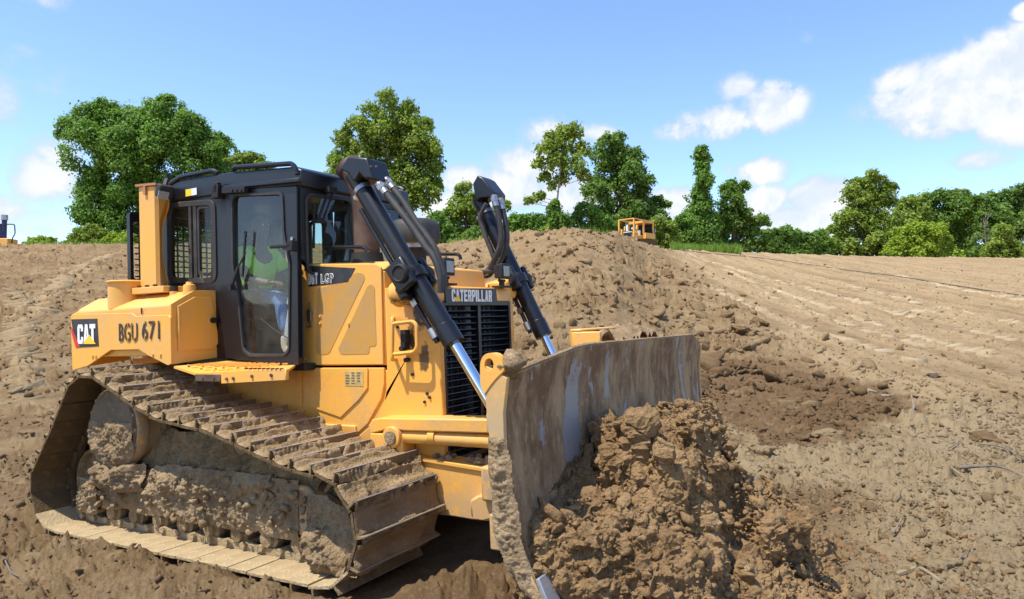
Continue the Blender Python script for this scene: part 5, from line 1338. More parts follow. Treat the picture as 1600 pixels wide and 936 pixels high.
fl = MB(); fl.span((x0 - .05, yo - .06, 2.19), (-.86, yb + .05, 2.25)); fl.build('post_flange', Y_, post, bevel=.006)
bb = MB()
for xx in (x0 + .02, x0 + .14, x0 + .26, -.90): bb.cyl((xx, yo - .03, 2.25), (xx, yo - .03, 2.272), .02, 6)
bb.build('bolt', M['rusty_pipe'], post)

# ---- fuel tank / fenders
def fender(sd):
    s = sd
    prof = [(1.15, 1.62), (1.15, 2.06), (1.12, 2.09), (.94, 2.19), (.70, 2.19), (.62, 1.60)]
    f = MB()
    f.loft([(-2.06, s * y, z - .01) for y, z in prof], [(-.56, s * y, z) for y, z in prof])
    tank = f.build('fender_tank', YT if False else Y_, DZ, bevel=.012)
    # outer skirt
    sk = px3([(110, 495), (112, 491), (205, 489), (212, 494), (262, 492), (266, 496), (268, 568), (262, 571), (232, 556), (216, 546), (173, 547), (137, 572), (113, 579)], y=-1.19)
    sko = MB().plate([[Vector((p.x, s * 1.19, p.z)) for p in sk]], (0, -s * .02, 0)).build('fender_skirt', Y_, DZ, bevel=.004)
    MB().plate([[(-2.085, s * 1.17, 1.50), (-2.085, s * .60, 1.55), (-2.085, s * .60, 2.12), (-2.085, s * .95, 2.15), (-2.085, s * 1.17, 2.03)]], (.025, 0, 0)).build('rear_panel', Y_, DZ, bevel=.004)
    if s < 0:
        yd = -1.194
        lg = px3([(111, 499), (151.5, 498), (154, 541), (118.5, 543)], y=yd)
        MB().plate([lg], (0, .003, 0)).build('logo_plate', M['black_decal'], sko, smooth=None)
        rd = px3([(111, 510), (124.5, 542), (118, 542.8), (111.6, 520)], y=yd - .002)
        MB().plate([rd], (0, .002, 0)).build('logo_stripe', M['red_decal'], sko, smooth=None)
        a, b = A(122, 537.5, y=yd), A(149.5, 506, y=yd)
        block_text('CAT', (a[0], yd - .0015, a[2]), (1, 0, 0), (0, 0, 1), b[0] - a[0], b[2] - a[2], 'lettering', M['white_decal'], sko, .06)
        t3 = px3([(129.5, 537.5), (149, 537.5), (139, 523)], y=yd - .0075)
        MB().plate([t3], (0, .003, 0)).build('logo_triangle', M['yellow_decal'], sko, smooth=None)
        a, b = A(186.5, 533.5, y=yd), A(215, 510, y=yd)
        letters('BGU', (a[0], yd, a[2]), (1, 0, .0), (0, 0, 1), b[0] - a[0], .165, 'lettering', M['stencil_black'], sko, .006)
        sg = MB(); w_ = (b[0] - a[0])
        for f_ in (.50, .83):
            for zz_ in ((.012, .153) if f_ < .8 else (.012,)): sg.box((a[0] + w_ * f_, yd - .006, a[2] + zz_), (.006, .002, .03))
        a, b = A(222.5, 531.5, y=yd), A(249.5, 508, y=yd)
        letters('671', (a[0], yd, a[2] + .005), (1, 0, .0), (0, 0, 1), b[0] - a[0], .165, 'lettering', M['stencil_black'], sko, .006)
        [sg.box((a[0] + (b[0] - a[0]) * .18, yd - .006, a[2] + zz_), (.006, .002, .03)) for zz_ in (.017, .158)]; sg.build('stencil_bridge', Y_, sko, smooth=None)['kind'] = 'stuff'
        bb = MB()
        for (bx, bz) in [(145, 556), (150, 556), (239, 554), (251, 554)]: q = A(bx, bz, y=-1.19); bb.cyl(q, q + np.array([0, -.012, 0]), .014, 8)
        bb.build('bolt', Y_, sko)
        bk = MB(); q = A(221, 486, y=-1.16); bk.box(q, (.008, .008, .06)); bk.build('seam_slot', BM_, tank)
    # inner front face with door
    fx_ = -.555
    MB().plate([[(fx_, s * 1.18, 1.545), (fx_, s * 1.18, 2.07), (fx_, s * .95, 2.195), (fx_, s * .72, 2.195), (fx_, s * .635, 1.58)]], (-.02, 0, 0)).build('tank_front', Y_, tank, bevel=.004)
    d = MB().plate([[(fx_ + .016, s * 1.125, 1.66), (fx_ + .016, s * 1.125, 2.05), (fx_ + .016, s * .955, 2.135), (fx_ + .016, s * .78, 2.135), (fx_ + .016, s * .70, 1.72), (fx_ + .016, s * .76, 1.66)]], (-.014, 0, 0)).build('tank_door', Y_, tank, bevel=.004)
    hg = MB(); hg.cyl((fx_ + .022, s * 1.12, 1.76), (fx_ + .022, s * 1.12, 2.03), .011, 8)
    hg.build('door_hinge', Y_, tank); MB().cyl((fx_ + .01, s * .775, 1.92), (fx_ + .05, s * .775, 1.92), .026, 14).build('door_knob', BM_, tank)
    return tank
tk = fender(-1); fender(1)
fn = MB(); fn.lathe([(.0, .19), (.155, .19), (.17, .18), (.165, .165), (.15, .16), (.15, -.08)], (-1.50, -1.0, 2.14), (0, 0, 1), 28); fn.build('filler_neck', Y_, DZ)
q = A(296, 450, y=-.95); fc = MB(); fc.lathe([(.0, .055), (.026, .055), (.032, .035), (.05, .028), (.055, .0), (.055, -.12)], q, (0, 0, 1), 18); fc.build('fuel_cap', Y_, DZ)
q = A(272, 452, y=-.95); MB().cyl(q + np.array([0, 0, .03]), q + np.array([0, 0, -.02]), .035, 12).build('breather_cap', BM_, DZ); MB().cyl(q + np.array([0, 0, -.02]), q + np.array([0, 0, -.10]), .04, 12).build('breather_neck', Y_, DZ)

# ---- step platform
def step(sd):
    s = sd
    out = [(-.55, s * 1.17, 1.53), (-.22, s * 1.20, 1.475), (.86, s * 1.19, 1.505), (.37, s * .62, 1.515), (-.42, s * .62, 1.55)]
    so_ = MB().plate([[Vector(p) for p in out]], (0, 0, -.02)).build('step_plate', YT, DZ)
    tr = MB()
    for i in range(16):
        for j in range(7):
            x = -.42 + i * .075 + (j % 2) * .037; y = 1.12 - j * .055
            if x < .42: tr.box((x, s * y, 1.535 - (.03 if x < 0 and False else 0) - .012 * (x + .4)), (.045, .016, .012), Matrix.Rotation(.7 if (i + j) % 2 else -.7, 3, 'Z'))
    tr.build('step_tread', YT, so_)
    MB().span((-.22, s * 1.205, 1.405), (.10, s * 1.185, 1.465)).build('edge_strip', M['rusty_pipe'], so_, bevel=.004)
    ed = MB(); ed.plate([[(.10, s * 1.20, 1.39), (.86, s * 1.20, 1.43), (.86, s * 1.20, 1.515), (.10, s * 1.20, 1.485)]], (0, -s * .03, 0))
    ed.build('edge_plate', Y_, so_, bevel=.008)
    bb = MB()
    for x, z in ((.18, 1.43), (.26, 1.435), (-.12, 1.435), (.02, 1.435), (.48, 1.455), (.70, 1.465)): bb.cyl((x, s * 1.2, z), (x, s * 1.212, z), .013, 8)
    for k in range(9): bb.box((.40 + k * .05, s * 1.19, 1.515), (.012, .03, .012))
    bb.build('bolt', M['rusty_pipe'], so_)
step(-1); step(1)

# ---- main frame and belly
mf = MB(); mf.span((-1.95, -.56, .55), (1.70, .56, 1.46)); mf.span((-1.2, -.60, .62), (1.0, .60, 1.0)); mf.span((-2.04, -.50, 1.0), (-1.9, .50, 1.9))
mf.build('main_frame', YL, DZ, bevel=.01)
MB().span((-1.95, -.5, .42), (1.75, .5, .55)).build('belly_guard', M['track_mud_dark'], DZ, bevel=.02)
MB().span((-2.0, -.62, 1.46), (.36, .62, 1.56)).build('rear_deck', YL, DZ)

# ---- push arms
def arms(sd):
    s = sd; y = -.68
    pts = [Vector(A(*p, y=y)) for p in [(586, 662), (592, 653), (604, 651), (757, 649), (757, 671), (640, 671), (620, 667), (600, 673), (586, 672)]]
    pts[3].x = pts[4].x = 2.95
    b = MB().plate([[Vector((p.x, s * .76, p.z)) for p in pts]], (0, -s * .22, 0)).build('hydraulic_guard', YL, DZ, bevel=.02)
    c0 = Vector(A(614, 683, y=-.76)); c0.y = s * .70
    tl = MB(); tl.cyl(c0, (3.0, s * .70, .97), .052, 20); tl.lathe([(.0, -.09), (.085, -.09), (.085, .09), (.0, .09)], c0, (0, 1, 0), 24)
    t_ = tl.build('angle_cylinder', YL, DZ, bevel=.008)
    MB().lathe([(0, .105), (.05, .105), (.055, .092), (0, .092)], c0, (0, s, 0), 20).build('pivot_pin', M['dry_mud'], t_)
    q = Vector(A(679, 682, y=-.70)); MB().cyl((q.x - .03, s * .70, q.z), (q.x + .03, s * .70, q.z), .062, 20).box((q.x, s * .70, q.z + .08), (.03, .03, .05)).build('pipe_band', YL, t_)
    MB().span((1.30, s * .60, .80), (1.62, s * .76, .98)).build('cylinder_bracket', YL, DZ, bevel=.012)
    P = px3([(588, 700), (612, 706), (640, 712), (775, 737), (776, 812), (735, 812), (700, 806), (640, 800), (590, 790)], y=-.665)
    for p in P[3:5]: p.x = 3.0
    cf = MB().plate([[Vector((p.x, s * .665, p.z)) for p in P]], (0, -s * .20, 0)).build('c_frame_arm', YL, DZ, bevel=.015)
    rg = MB(); rg.bar((1.75, s * .665, P[2].z - .02), (3.0, s * .665, P[3].z - .035), .04, .035); rg.build('frame_rib', YL, cf, bevel=.008)
    bs = px3([(733, 782), (742, 776), (770, 776), (772, 812), (760, 815), (735, 808)], y=-.75)
    MB().plate([[Vector((p.x, s * .75, p.z)) for p in bs]], (0, -s * .10, 0)).build('frame_boss', YL, cf, bevel=.02)
arms(-1); arms(1)
cr = MB(); cr.span((2.35, -.8, .55), (3.0, .8, .80)); cr.cyl((2.95, 0, .5), (2.95, 0, 1.1), .12, 18); cr.build('c_frame_nose', YM, DZ, bevel=.02)
rk = MB(); rr_ = random.Random(9)
for k in range(26):
    x = rr_.uniform(1.75, 2.6); rk.ball((x, -.60 + rr_.uniform(-.08, .06), .80 + rr_.uniform(-.005, .02)), tuple(rr_.uniform(.012, .035) for _ in range(3)), 7, 5)
ro = rk.build('frame_rubble', M['dry_mud'], DZ, smooth=None); ro['kind'] = 'stuff'

# ------------------------------------------------------------------ tracks
def arc(cx, cz, r, a0, a1, n):
    return [(cx + r * math.cos(math.radians(a0 + (a1 - a0) * i / n)), cz + r * math.sin(math.radians(a0 + (a1 - a0) * i / n))) for i in range(n + 1)]
PATH = arc(1.50, .455, .385, 70, -90, 16) + arc(-1.66, .47, .40, -90, -197, 12) + arc(-1.13, 1.035, .445, 158, 62, 12) + \
       [(-.72, 1.345), (-.46, 1.235), (-.20, 1.155), (.06, 1.12), (.33, 1.095), (.62, 1.035), (.95, .94), (1.28, .865)]
def resample(P, n):
    P = np.array(P + [P[0]], float); L = np.r_[0, np.cumsum(np.hypot(*np.diff(P, axis=0).T))]
    s = np.linspace(0, L[-1], n + 1)[:-1]
    f = lambda q: np.stack([np.interp(q % L[-1], L, P[:, 0]), np.interp(q % L[-1], L, P[:, 1])], 1)
    return f(s), f(s + .09) - f(s - .09), L[-1]
_, _, TL = resample(PATH, 40)
NSH = round(TL / .203); PITCH = TL / NSH
pos, tan, _ = resample(PATH, NSH)
def shoe_mesh(seed, plate_mat, amp, name='track_shoe', mudm='track_mud'):
    """a wide shoe: plate, one straight grouser bar, two chain links below, mud packed on the outer face"""
    mb = MB(); h = PITCH / 2; W = .457
    mb.cur = 0
    mb.span((-h + .003, -W, -.022), (h - .003, W, -.002))
    mb.cur = 1
    mb.plate([[(h - .030, -W + .004, .0665), (h - .0405, -W + .004, .0665), (h - .039, -W + .004, .069), (h - .032, -W + .004, .069)]], (0, 2 * W - .008, 0))
    mb.cur = 2
    mb.plate([[(h - .045, -W, -.002), (h - .026, -W, -.002), (h - .030, -W, .066), (h - .041, -W, .066)]], (0, 2 * W, 0))
    mb.cur = 0
    for y in (-.11, .11):
        mb.plate([rounded([(-h - .02, y - .02, -.022), (h + .02, y - .02, -.022), (h + .02, y - .02, -.10), (.02, y - .02, -.075), (-.02, y - .02, -.075), (-h - .02, y - .02, -.10)], .03, 3)], (0, .04, 0))
    mb.cyl((-h, -.16, -.07), (-h, .16, -.07), .028, 8)
    me = mb.mesh(name, [M[plate_mat], M['worn_steel'], M[mudm]], None)
    if amp <= 0: return me
    nt, ny = 16, 84
    t = np.linspace(-h + .002, h - .044, nt); y = np.linspace(-W + .004, W - .004, ny); T, Yy = np.meshgrid(t, y, indexing='ij')
    p = np.stack([T.ravel() + seed * 5.3, Yy.ravel() * .75 + seed * 2.1, np.zeros(T.size)], 1)
    n1 = fbm3(p, .05, 4, seed, .62).reshape(T.shape); n2 = fbm3(p, .24, 3, seed + 5, .55).reshape(T.shape); n4 = crumb3(p, .045, seed + 8).reshape(T.shape)
    k = (T + h) / (2 * h)
    prof = .012 + .060 * sstep(k, .48, .80) * (.65 + .9 * n2) + .030 * sstep(k, .26, .0) * (.7 + .9 * n2)
    z = prof + amp * (.35 * n1 + .35 * n2 + .55 * n4) * (.35 + k); z = np.clip(z, .001, .068)
    e = np.minimum(np.minimum(k / .06, 1), np.minimum(1, (W - np.abs(Yy)) / .02)); z = z * np.clip(e + .15, 0, 1)
    # mud packed against the leading side of the bar
    t2 = np.linspace(h - .028, h + .022, 8); T2, Y2 = np.meshgrid(t2, y, indexing='ij')
    q = np.stack([T2.ravel(), Y2.ravel() + seed, np.zeros(T2.size)], 1)
    n3 = fbm3(q, .12, 4, seed + 7, .65).reshape(T2.shape); n5 = crumb3(q, .035, seed + 9).reshape(T2.shape)
    z2 = np.clip((.050 + .070 * n3 + .024 * n5) * np.linspace(1.2, .05, 8)[:, None] ** .7, -.004, .069)
    bm = bmesh.new(); bm.from_mesh(me)
    for (TT, YY, ZZ) in ((T, Yy, z), (T2, Y2, z2)):
        a, b = TT.shape; vs = [[bm.verts.new((TT[i, j], YY[i, j], ZZ[i, j] - .002)) for j in range(b)] for i in range(a)]
        for i in range(a - 1):
            for j in range(b - 1):
                f = bm.faces.new((vs[i][j], vs[i + 1][j], vs[i + 1][j + 1], vs[i][j + 1])); f.material_index = 2; f.smooth = True
    bm.normal_update(); bm.to_mesh(me); bm.free(); return me
SH_TOP = [shoe_mesh(s, 'track_mud_dark', .030) for s in range(1, 8)]
SH_CLEAN = [shoe_mesh(s, 'track_mud_dark', .012, mudm='wet_mud') for s in (11, 12)]
SH_BOT = [shoe_mesh(21, 'pan_mud', .0)]
def relief(name, poly, y0, depth, amp, matn, parent, res=.022, seed=1, scale=.16, s=-1, smooth=True, edge=.06):
    """a lump of caked mud: outline in the x-z plane, bulging outwards from y0 by depth with rough relief"""
    poly = np.array(poly); lo, hi = poly.min(0), poly.max(0)
    nx, nz = max(4, int((hi[0] - lo[0]) / res)), max(4, int((hi[1] - lo[1]) / res))
    X, Z = np.meshgrid(np.linspace(lo[0], hi[0], nx), np.linspace(lo[1], hi[1], nz), indexing='ij')
    wx = fbm3(np.stack([X.ravel(), Z.ravel(), np.zeros(X.size) + seed], 1), .12, 3, seed).reshape(X.shape) * .02
    m = poly_mask((X + wx).ravel(), (Z + wx).ravel(), poly, edge).reshape(X.shape)
    P = np.stack([X.ravel(), Z.ravel(), np.zeros(X.size) + seed * 3.3], 1)
    n = .9 * fbm3(P, scale, 5, seed, .6).reshape(X.shape) + .5 * fbm3(P, scale * 3, 3, seed + 4).reshape(X.shape)
    d = depth * np.sqrt(np.clip(m, 0, 1)) * (1 + amp * n) + np.clip(m, 0, 1) * (.040 * crumb3(P, .060, seed, .5) + .022 * crumb3(P, .026, seed + 3, .5) + .006 * fbm3(P, .02, 2, seed)).reshape(X.shape) * min(1, .35 + depth / .09)
    V = np.stack([X, y0 + s * d, Z], -1).reshape(-1, 3); idx = np.arange(nx * nz).reshape(nx, nz)
    F = np.stack([idx[:-1, :-1], idx[1:, :-1], idx[1:, 1:], idx[:-1, 1:]], -1).reshape(-1, 4)
    mm = m.ravel(); F = F[(mm[F] > .02).any(1)]
    if s > 0: F = F[:, ::-1]
    return np_mesh(name, V, F, M[matn], parent, smooth=smooth)
def track(sd):
    tr = empty('track', (0, 0, 0), DZ); yc = 1.143 * sd; rr_ = random.Random(3 + sd)
    tr['label'] = 'right track, wide mud-caked shoes' if sd < 0 else 'left track on the far side'
    for i in range(NSH):
        (x, z), t = pos[i], tan[i] / np.linalg.norm(tan[i]); n = np.array([-t[1], t[0]])
        if n[1] < -.75: me = SH_BOT[0]
        elif x > 1.60 or x < -1.5: me = SH_CLEAN[i % 2] if x < -1.5 or n[1] < .3 else SH_TOP[i % 7]
        else: me = SH_TOP[(i * 3) % 7]
        o = bpy.data.objects.new('track_shoe', me); COL.objects.link(o); o.parent = tr
        j = rr_.uniform(-.004, .004)
        R = Matrix(((t[0], 0, n[0], x + n[0] * j), (0, 1, 0, yc + rr_.uniform(-.004, .004)), (t[1], 0, n[1], z + n[1] * j), (0, 0, 0, 1))); o.matrix_local = R
    s = sd; T_ = M['dry_mud']
    def Yv(v): return s * v
    fd = MB(); fd.lathe([(.0, .05), (.26, .05), (.30, .035), (.355, .03), (.37, .0), (.36, -.06), (.33, -.08), (.33, -.30)], (-1.08, Yv(1.36), 1.0), (0, s, 0), 40)
    for k in range(16):
        a = k * math.pi / 8; q = Vector((-1.08 + .325 * math.cos(a), Yv(1.39), 1.0 + .325 * math.sin(a))); fd.cyl(q, q + Vector((0, s * .022, 0)), .017, 6)
    f_o = fd.build('final_drive', YM, tr)
    a = np.linspace(math.pi * .98, 2 * math.pi * 1.03, 16)
    MB().lathe([(.0, .008), (.325, .004), (.335, -.02)], (-1.08, Yv(1.412), 1.0), (0, s, 0), 40).build('hub_face', M['hub_mud'], tr)
    rl = relief('hub_crust', [(-1.08 + .32 * math.cos(q), 1.0 + .32 * math.sin(q)) for q in a], Yv(1.405), .028, .7, 'dry_mud', tr, .010, 5, .10, s, edge=.05)
    sp = MB(); sp.lathe([(.0, .03), (.36, .03), (.36, -.03), (.0, -.03)], (-1.08, Yv(1.143), 1.0), (0, s, 0), 36)
    for k in range(25):
        q = k * 2 * math.pi / 25; sp.box((-1.08 + .375 * math.cos(q), Yv(1.143), 1.0 + .375 * math.sin(q)), (.05, .05, .045), Matrix.Rotation(-q, 3, 'Y'))
    sp.build('sprocket', M['track_mud'], tr)
    for (x, r) in ((1.50, .30), (-1.66, .30)):
        MB().lathe([(.0, .10), (.10, .10), (.12, .05), (r - .05, .04), (r - .03, .09), (r, .09), (r, -.09), (r - .03, -.09), (0, -.09)], (x, Yv(1.143), .455), (0, s, 0), 36).build('idler', M['track_mud'], tr)
    fr = [(-1.78, .25), (-1.74, .50), (-1.35, .56), (-.85, .60), (.3, .68), (1.15, .66), (1.30, .55), (1.40, .29), (1.05, .29), (-1.3, .29)]
    MB().plate([[(x, Yv(1.30), z) for x, z in fr]], (0, -s * .32, 0)).build('track_frame', YM, tr, bevel=.02)
    relief('frame_mud', [(-1.40, .25), (-1.36, .50), (-1.0, .56), (-.7, .60), (.2, .70), (1.02, .68), (1.07, .29), (.8, .25), (.62, .32), (.4, .27), (.1, .32), (-.2, .27), (-.5, .32), (-.8, .28), (-1.1, .33)], Yv(1.30), .020, .6, 'dry_mud', tr, .011, 7, .13, s, edge=.05)
    relief('frame_mud', [(-.75, .42), (-.60, .62), (-.2, .70), (.3, .72), (.8, .66), (.6, .56), (.1, .52), (-.35, .48)], Yv(1.305), .045, .9, 'dry_mud', tr, .010, 8, .12, s, edge=.07)
    relief('frame_mud', [(-1.72, .22), (-1.70, .48), (-1.42, .52), (-1.43, .20)], Yv(1.305), .055, .6, 'dry_mud', tr, .010, 9, .10, s, edge=.05)
    # mud heaped on the frame and round the drive
    relief('packed_mud', [(-1.0, .50), (-.86, .80), (-.40, .98), (.20, .95), (.75, .86), (1.18, .72), (1.20, .50)], Yv(1.08), .16, .5, 'track_mud', tr, .014, 12, .20, s, edge=.16)
    relief('packed_mud', [(-1.42, .48), (-1.35, .62), (-1.2, .64), (-1.0, .70), (-.80, .70), (-.72, .52), (-1.0, .46)], Yv(1.33), .10, .9, 'dry_mud', tr, .010, 13, .11, s, edge=.08)
    rg = np.random.default_rng(31 + sd); Vs, Fs, off = [], [], 0
    for k in range(260):
        q = rg.random(); x = rg.uniform(-1.5, 1.2); z = (rg.uniform(.27, .66) if q < .62 else rg.uniform(.55, .72)); yy = (1.345 + .02 * rg.random()) if q < .62 else rg.uniform(1.15, 1.36)
        if q > .9: x, z, yy = rg.uniform(-1.45, -.75), rg.uniform(.45, .72), rg.uniform(1.30, 1.42)
        r = .010 + .030 * rg.random() ** 2.5
        Vc, Fc = CL2[rg.integers(0, 7)]; A3 = rg.normal(size=(3, 3)); A3, _ = np.linalg.qr(A3)
        Vs.append((Vc * r) @ A3 + (x, Yv(yy), z)); Fs.append(Fc + off); off += len(Vc)
    o_ = np_mesh('mud_crumbs', np.vstack(Vs), np.vstack(Fs), T_, tr); o_['kind'] = 'stuff'
    # front idler guard
    gp = px3([(478, 772), (500, 778), (528, 802), (545, 838), (556, 880), (553, 914), (520, 912), (488, 902), (480, 860)], y=-1.36)
    g2 = [(p.x, p.z) for p in gp]
    MB().plate([[(x, Yv(1.33), z) for x, z in g2]], (0, -s * .10, 0)).build('idler_guard', YM, tr, bevel=.02)
    relief('guard_mud', g2, Yv(1.333), .018, .9, 'dry_mud', tr, .010, 15, .11, s, edge=.035)
    relief('guard_mud', [(1.20, .20), (1.22, .34), (1.36, .40), (1.55, .20), (1.60, .10), (1.35, .09)], Yv(1.36), .07, .5, 'dry_mud', tr, .010, 16, .10, s, edge=.05)
    MB().plate([[(-1.72, Yv(1.36), .50), (-1.24, Yv(1.36), .47), (-1.24, Yv(1.36), .49), (-1.72, Yv(1.36), .52)]], (0, -s * .3, 0)).build('frame_ledge', M['dry_mud'], tr)
    for k in range(8):
        x = -1.32 + k * .335
        ro = MB(); ro.lathe([(.0, .15), (.06, .15), (.065, .12), (.095, .11), (.10, .06), (.085, .05), (.085, -.05), (.10, -.06), (.10, -.15), (.0, -.15)], (x, Yv(1.143), .215), (0, s, 0), 22)
        ro.build('roller', M['track_mud'], tr)
    MB().lathe([(.0, .16), (.05, .16), (.085, .14), (.085, -.12), (.0, -.12)], (.50, Yv(1.20), .945), (0, s, 0), 22).build('carrier_roller', M['track_mud'], tr)
    MB().bar((.50, Yv(1.05), .94), (.50, Yv(1.05), .6), .10).build('roller_bracket', M['track_mud'], tr)
track(-1); track(1)
MB().cyl((-1.08, -1.2, 1.0), (-1.08, 1.2, 1.0), .16, 18).build('axle', M['track_mud'], DZ)
MB().bar((.2, -1.1, .55), (.2, 1.1, .55), .22, .16).build('equalizer_bar', YM, DZ, bevel=.02)

# ------------------------------------------------------------------ blade
def zt(y): return float(np.interp(y, [-2.0, -1.12, -.9, 1.55, 1.86], [1.545, 1.645, 1.655, 1.63, 1.53]))
def zb(y): return float(np.interp(y, [-2.0, 2.0], [.46, .27]))
def xf(q, y):
    """front face, q = 0 at the bottom edge to 1 at the top"""
    return float(np.interp(q, [0, .1, .25, .42, .62, .82, 1.0], [3.47, 3.40, 3.335, 3.30, 3.275, 3.27, 3.30])) - .015 * (y + 2)
YB0, YB1 = -2.0, 1.80
ny, nq = 90, 26
V = []; F = []
ys = np.linspace(YB0, YB1, ny)
for y in ys:
    for j in range(nq): q = j / (nq - 1); V.append((xf(q, y), y, zb(y) + (zt(y) - zb(y)) * q))
n0 = len(V)
for y in ys:
    for j in range(nq): q = j / (nq - 1); V.append((xf(q, y) - .03, y, zb(y) + (zt(y) - zb(y)) * q))
for i in range(ny - 1):
    for j in range(nq - 1):
        a = i * nq + j; F.append((a, a + nq, a + nq + 1, a + 1)); F.append((n0 + a, n0 + a + 1, n0 + a + nq + 1, n0 + a + nq))
for i in range(ny - 1):
    for j in (0, nq - 1): a = i * nq + j; F.append((a, a + nq, n0 + a + nq, n0 + a))
for j in range(nq - 1):
    for i in (0, ny - 1): a = i * nq + j; F.append((a, a + 1, n0 + a + 1, n0 + a))
bm_ = MB(); bm_.add(V, F)
blade = bm_.build('blade', M['moldboard'], DZ, smooth=30)
top = MB(); top.tube([(xf(1, y) - .02, y, zt(y) + .004) for y in ys], .017, 6); top.build('top_edge', M['dry_mud'], blade)
def endplate(y, s):
    L = [(xf(q / 12, y) + .012, zb(y) + (zt(y) - zb(y)) * q / 12) for q in range(13)]
    if s < 0: Bk = [(p.x, p.z) for p in px3([(752, 566), (760, 620), (766, 680), (771, 720), (776, 780), (783, 840), (802, 884), (835, 924)], y=-2.0)]
    else: Bk = [(3.08, 1.55), (3.09, 1.2), (3.12, .9), (3.16, .6), (3.26, .36)]
    return MB().plate([[Vector((x, y, z)) for x, z in L + Bk]], (0, -s * .03, 0)).build('end_plate', M['plate_mud'], blade, bevel=.004)
yellow('plate_mud', .85, low=1.75, dirtc=(.42, .32, .19))
endplate(YB0 - .014, -1); endplate(YB1 + .014, 1)
_e = [(xf(q / 8 * .72, YB0) + .004, zb(YB0) + (zt(YB0) - zb(YB0)) * q / 8 * .72) for q in range(9)]
relief('caked_mud', _e + [(3.19, 1.22), (3.215, 1.0), (3.24, .80), (3.31, .62), (3.44, .47)], YB0 - .012, .014, .8, 'dry_mud', blade, .008, 44, .09, -1, edge=.03)
# lift eye
lo_ = px3([(750, 600), (750, 566), (755, 555), (764, 551), (774, 553), (782, 562), (789, 578), (776, 590), (764, 605), (756, 618)], y=-2.02)
ho_ = [Vector(A(764 + 7 * math.cos(t), 570 + 10 * math.sin(t), y=-2.02)) for t in np.linspace(0, 2 * math.pi, 16, endpoint=False)]
MB().plate([rounded(lo_, .02, 3), ho_], (0, .06, 0)).build('lift_eye', Y_, blade, bevel=.006)
mk = MB(); rr_ = random.Random(2)
for (px, py, r) in [(792, 572, .055), (802, 566, .05), (783, 573, .04), (812, 562, .035), (778, 578, .03), (797, 577, .045), (770, 577, .03)]:
    q = A(px, py, y=-1.95); mk.ball(q, (r * 1.2, r, r * .8), 12, 8)
def roughen(o, amp, sc, seed=0):
    n = len(o.data.vertices); c = np.empty(n * 3, np.float32); o.data.vertices.foreach_get('co', c); P = c.reshape(-1, 3).astype(float)
    nr = np.empty(n * 3, np.float32); o.data.vertices.foreach_get('normal', nr); nr = nr.reshape(-1, 3)
    P = P + nr * (amp * fbm3(P, sc, 4, seed, .6))[:, None]; o.data.vertices.foreach_set('co', P.astype(np.float32).ravel()); o.data.update()
o_ = mk.build('caked_mud', M['dry_mud'], blade); roughen(o_, .03, .05)
bk = MB(); bk.span((2.95, -.45, 1.58), (3.16, -.41, 1.735)); bk.span((2.93, -.45, 1.735), (3.02, .55, 1.755)); bk.span((2.95, .90, 1.55), (3.14, .95, 1.66)); bk.span((2.93, -.45, 1.50), (2.95, .95, 1.735))
bk.build('spill_guard', M['yellow_caked'], blade, bevel=.008)
tm = np.meshgrid(np.linspace(2.95, 3.24, 14), np.linspace(-.25, .98, 60), indexing='ij')
Xs, Ys = tm[0].ravel(), tm[1].ravel(); n_ = fbm3(np.stack([Xs, Ys, Xs * 0], 1), .09, 4, 3, .6, True)
Zs = 1.70 + .03 * n_ + .045 * np.exp(-((Ys - .35) / .35) ** 2) - .06 * np.clip((Xs - 3.12) / .12, 0, 1) - .07 * np.clip((Ys - .55) / .45, 0, 1); id_ = np.arange(14 * 60).reshape(14, 60)
np_mesh('caked_mud', np.stack([Xs, Ys, Zs], 1), np.stack([id_[:-1, :-1], id_[1:, :-1], id_[1:, 1:], id_[:-1, 1:]], -1).reshape(-1, 4), M['dry_mud'], blade, smooth=True)
ce = MB()
for k in range(6):
    a = YB0 + .02 + k * (YB1 - YB0 - .04) / 6; b = YB0 + .02 + (k + 1) * (YB1 - YB0 - .04) / 6 - .006
    ce.loft([(3.455 - .015 * (a + 2), a, zb(a) + .06), (3.475 - .015 * (a + 2), a, zb(a) + .06), (3.555 - .015 * (a + 2), a, zb(a) - .10), (3.535 - .015 * (a + 2), a, zb(a) - .10)],
            [(3.455 - .015 * (b + 2), b, zb(b) + .06), (3.475 - .015 * (b + 2), b, zb(b) + .06), (3.555 - .015 * (b + 2), b, zb(b) - .10), (3.535 - .015 * (b + 2), b, zb(b) - .10)])
ce.build('cutting_edge', M['worn_steel'], blade, bevel=.003)
eb = MB(); eb.plate([[Vector(p) for p in ((3.43, 1.50, .42), (3.43, 1.93, .42), (3.53, 1.97, .20), (3.53, 1.50, .22))]], (.025, 0, .01))
eb.build('end_bit', M['worn_steel'], blade, bevel=.004)
eb = MB(); eb.plate([[Vector((xf(.0, -2) + .02 + dx, y, z)) for dx, y, z in ((-.045, -2.03, .56), (-.045, -1.93, .56), (.07, -1.93, .34), (.07, -2.05, .34))]], (.02, 0, .01)); eb.build('end_bit', M['worn_steel'], blade, bevel=.004)
bkb = MB(); bkb.span((2.98, -1.7, .55), (3.20, 1.6, .75)); bkb.span((2.98, -1.7, 1.2), (3.20, 1.6, 1.32))
for y in (-1.5, -.85, 0, .85, 1.5): bkb.span((2.95, y - .02, .5), (3.22, y + .02, 1.5))
bkb.build('back_frame', YM, blade, bevel=.01)
for s in (-1, 1): MB().span((2.58, s * .86 - .05, .92), (3.1, s * .86 + .05, 1.12)).build('cylinder_lug', YM, blade, bevel=.01)
MB().tube(px3([(1088, 536), (1096, 541), (1104, 543)], x=3.2), .035, 8).build('caked_mud', M['pile_soil'], blade)

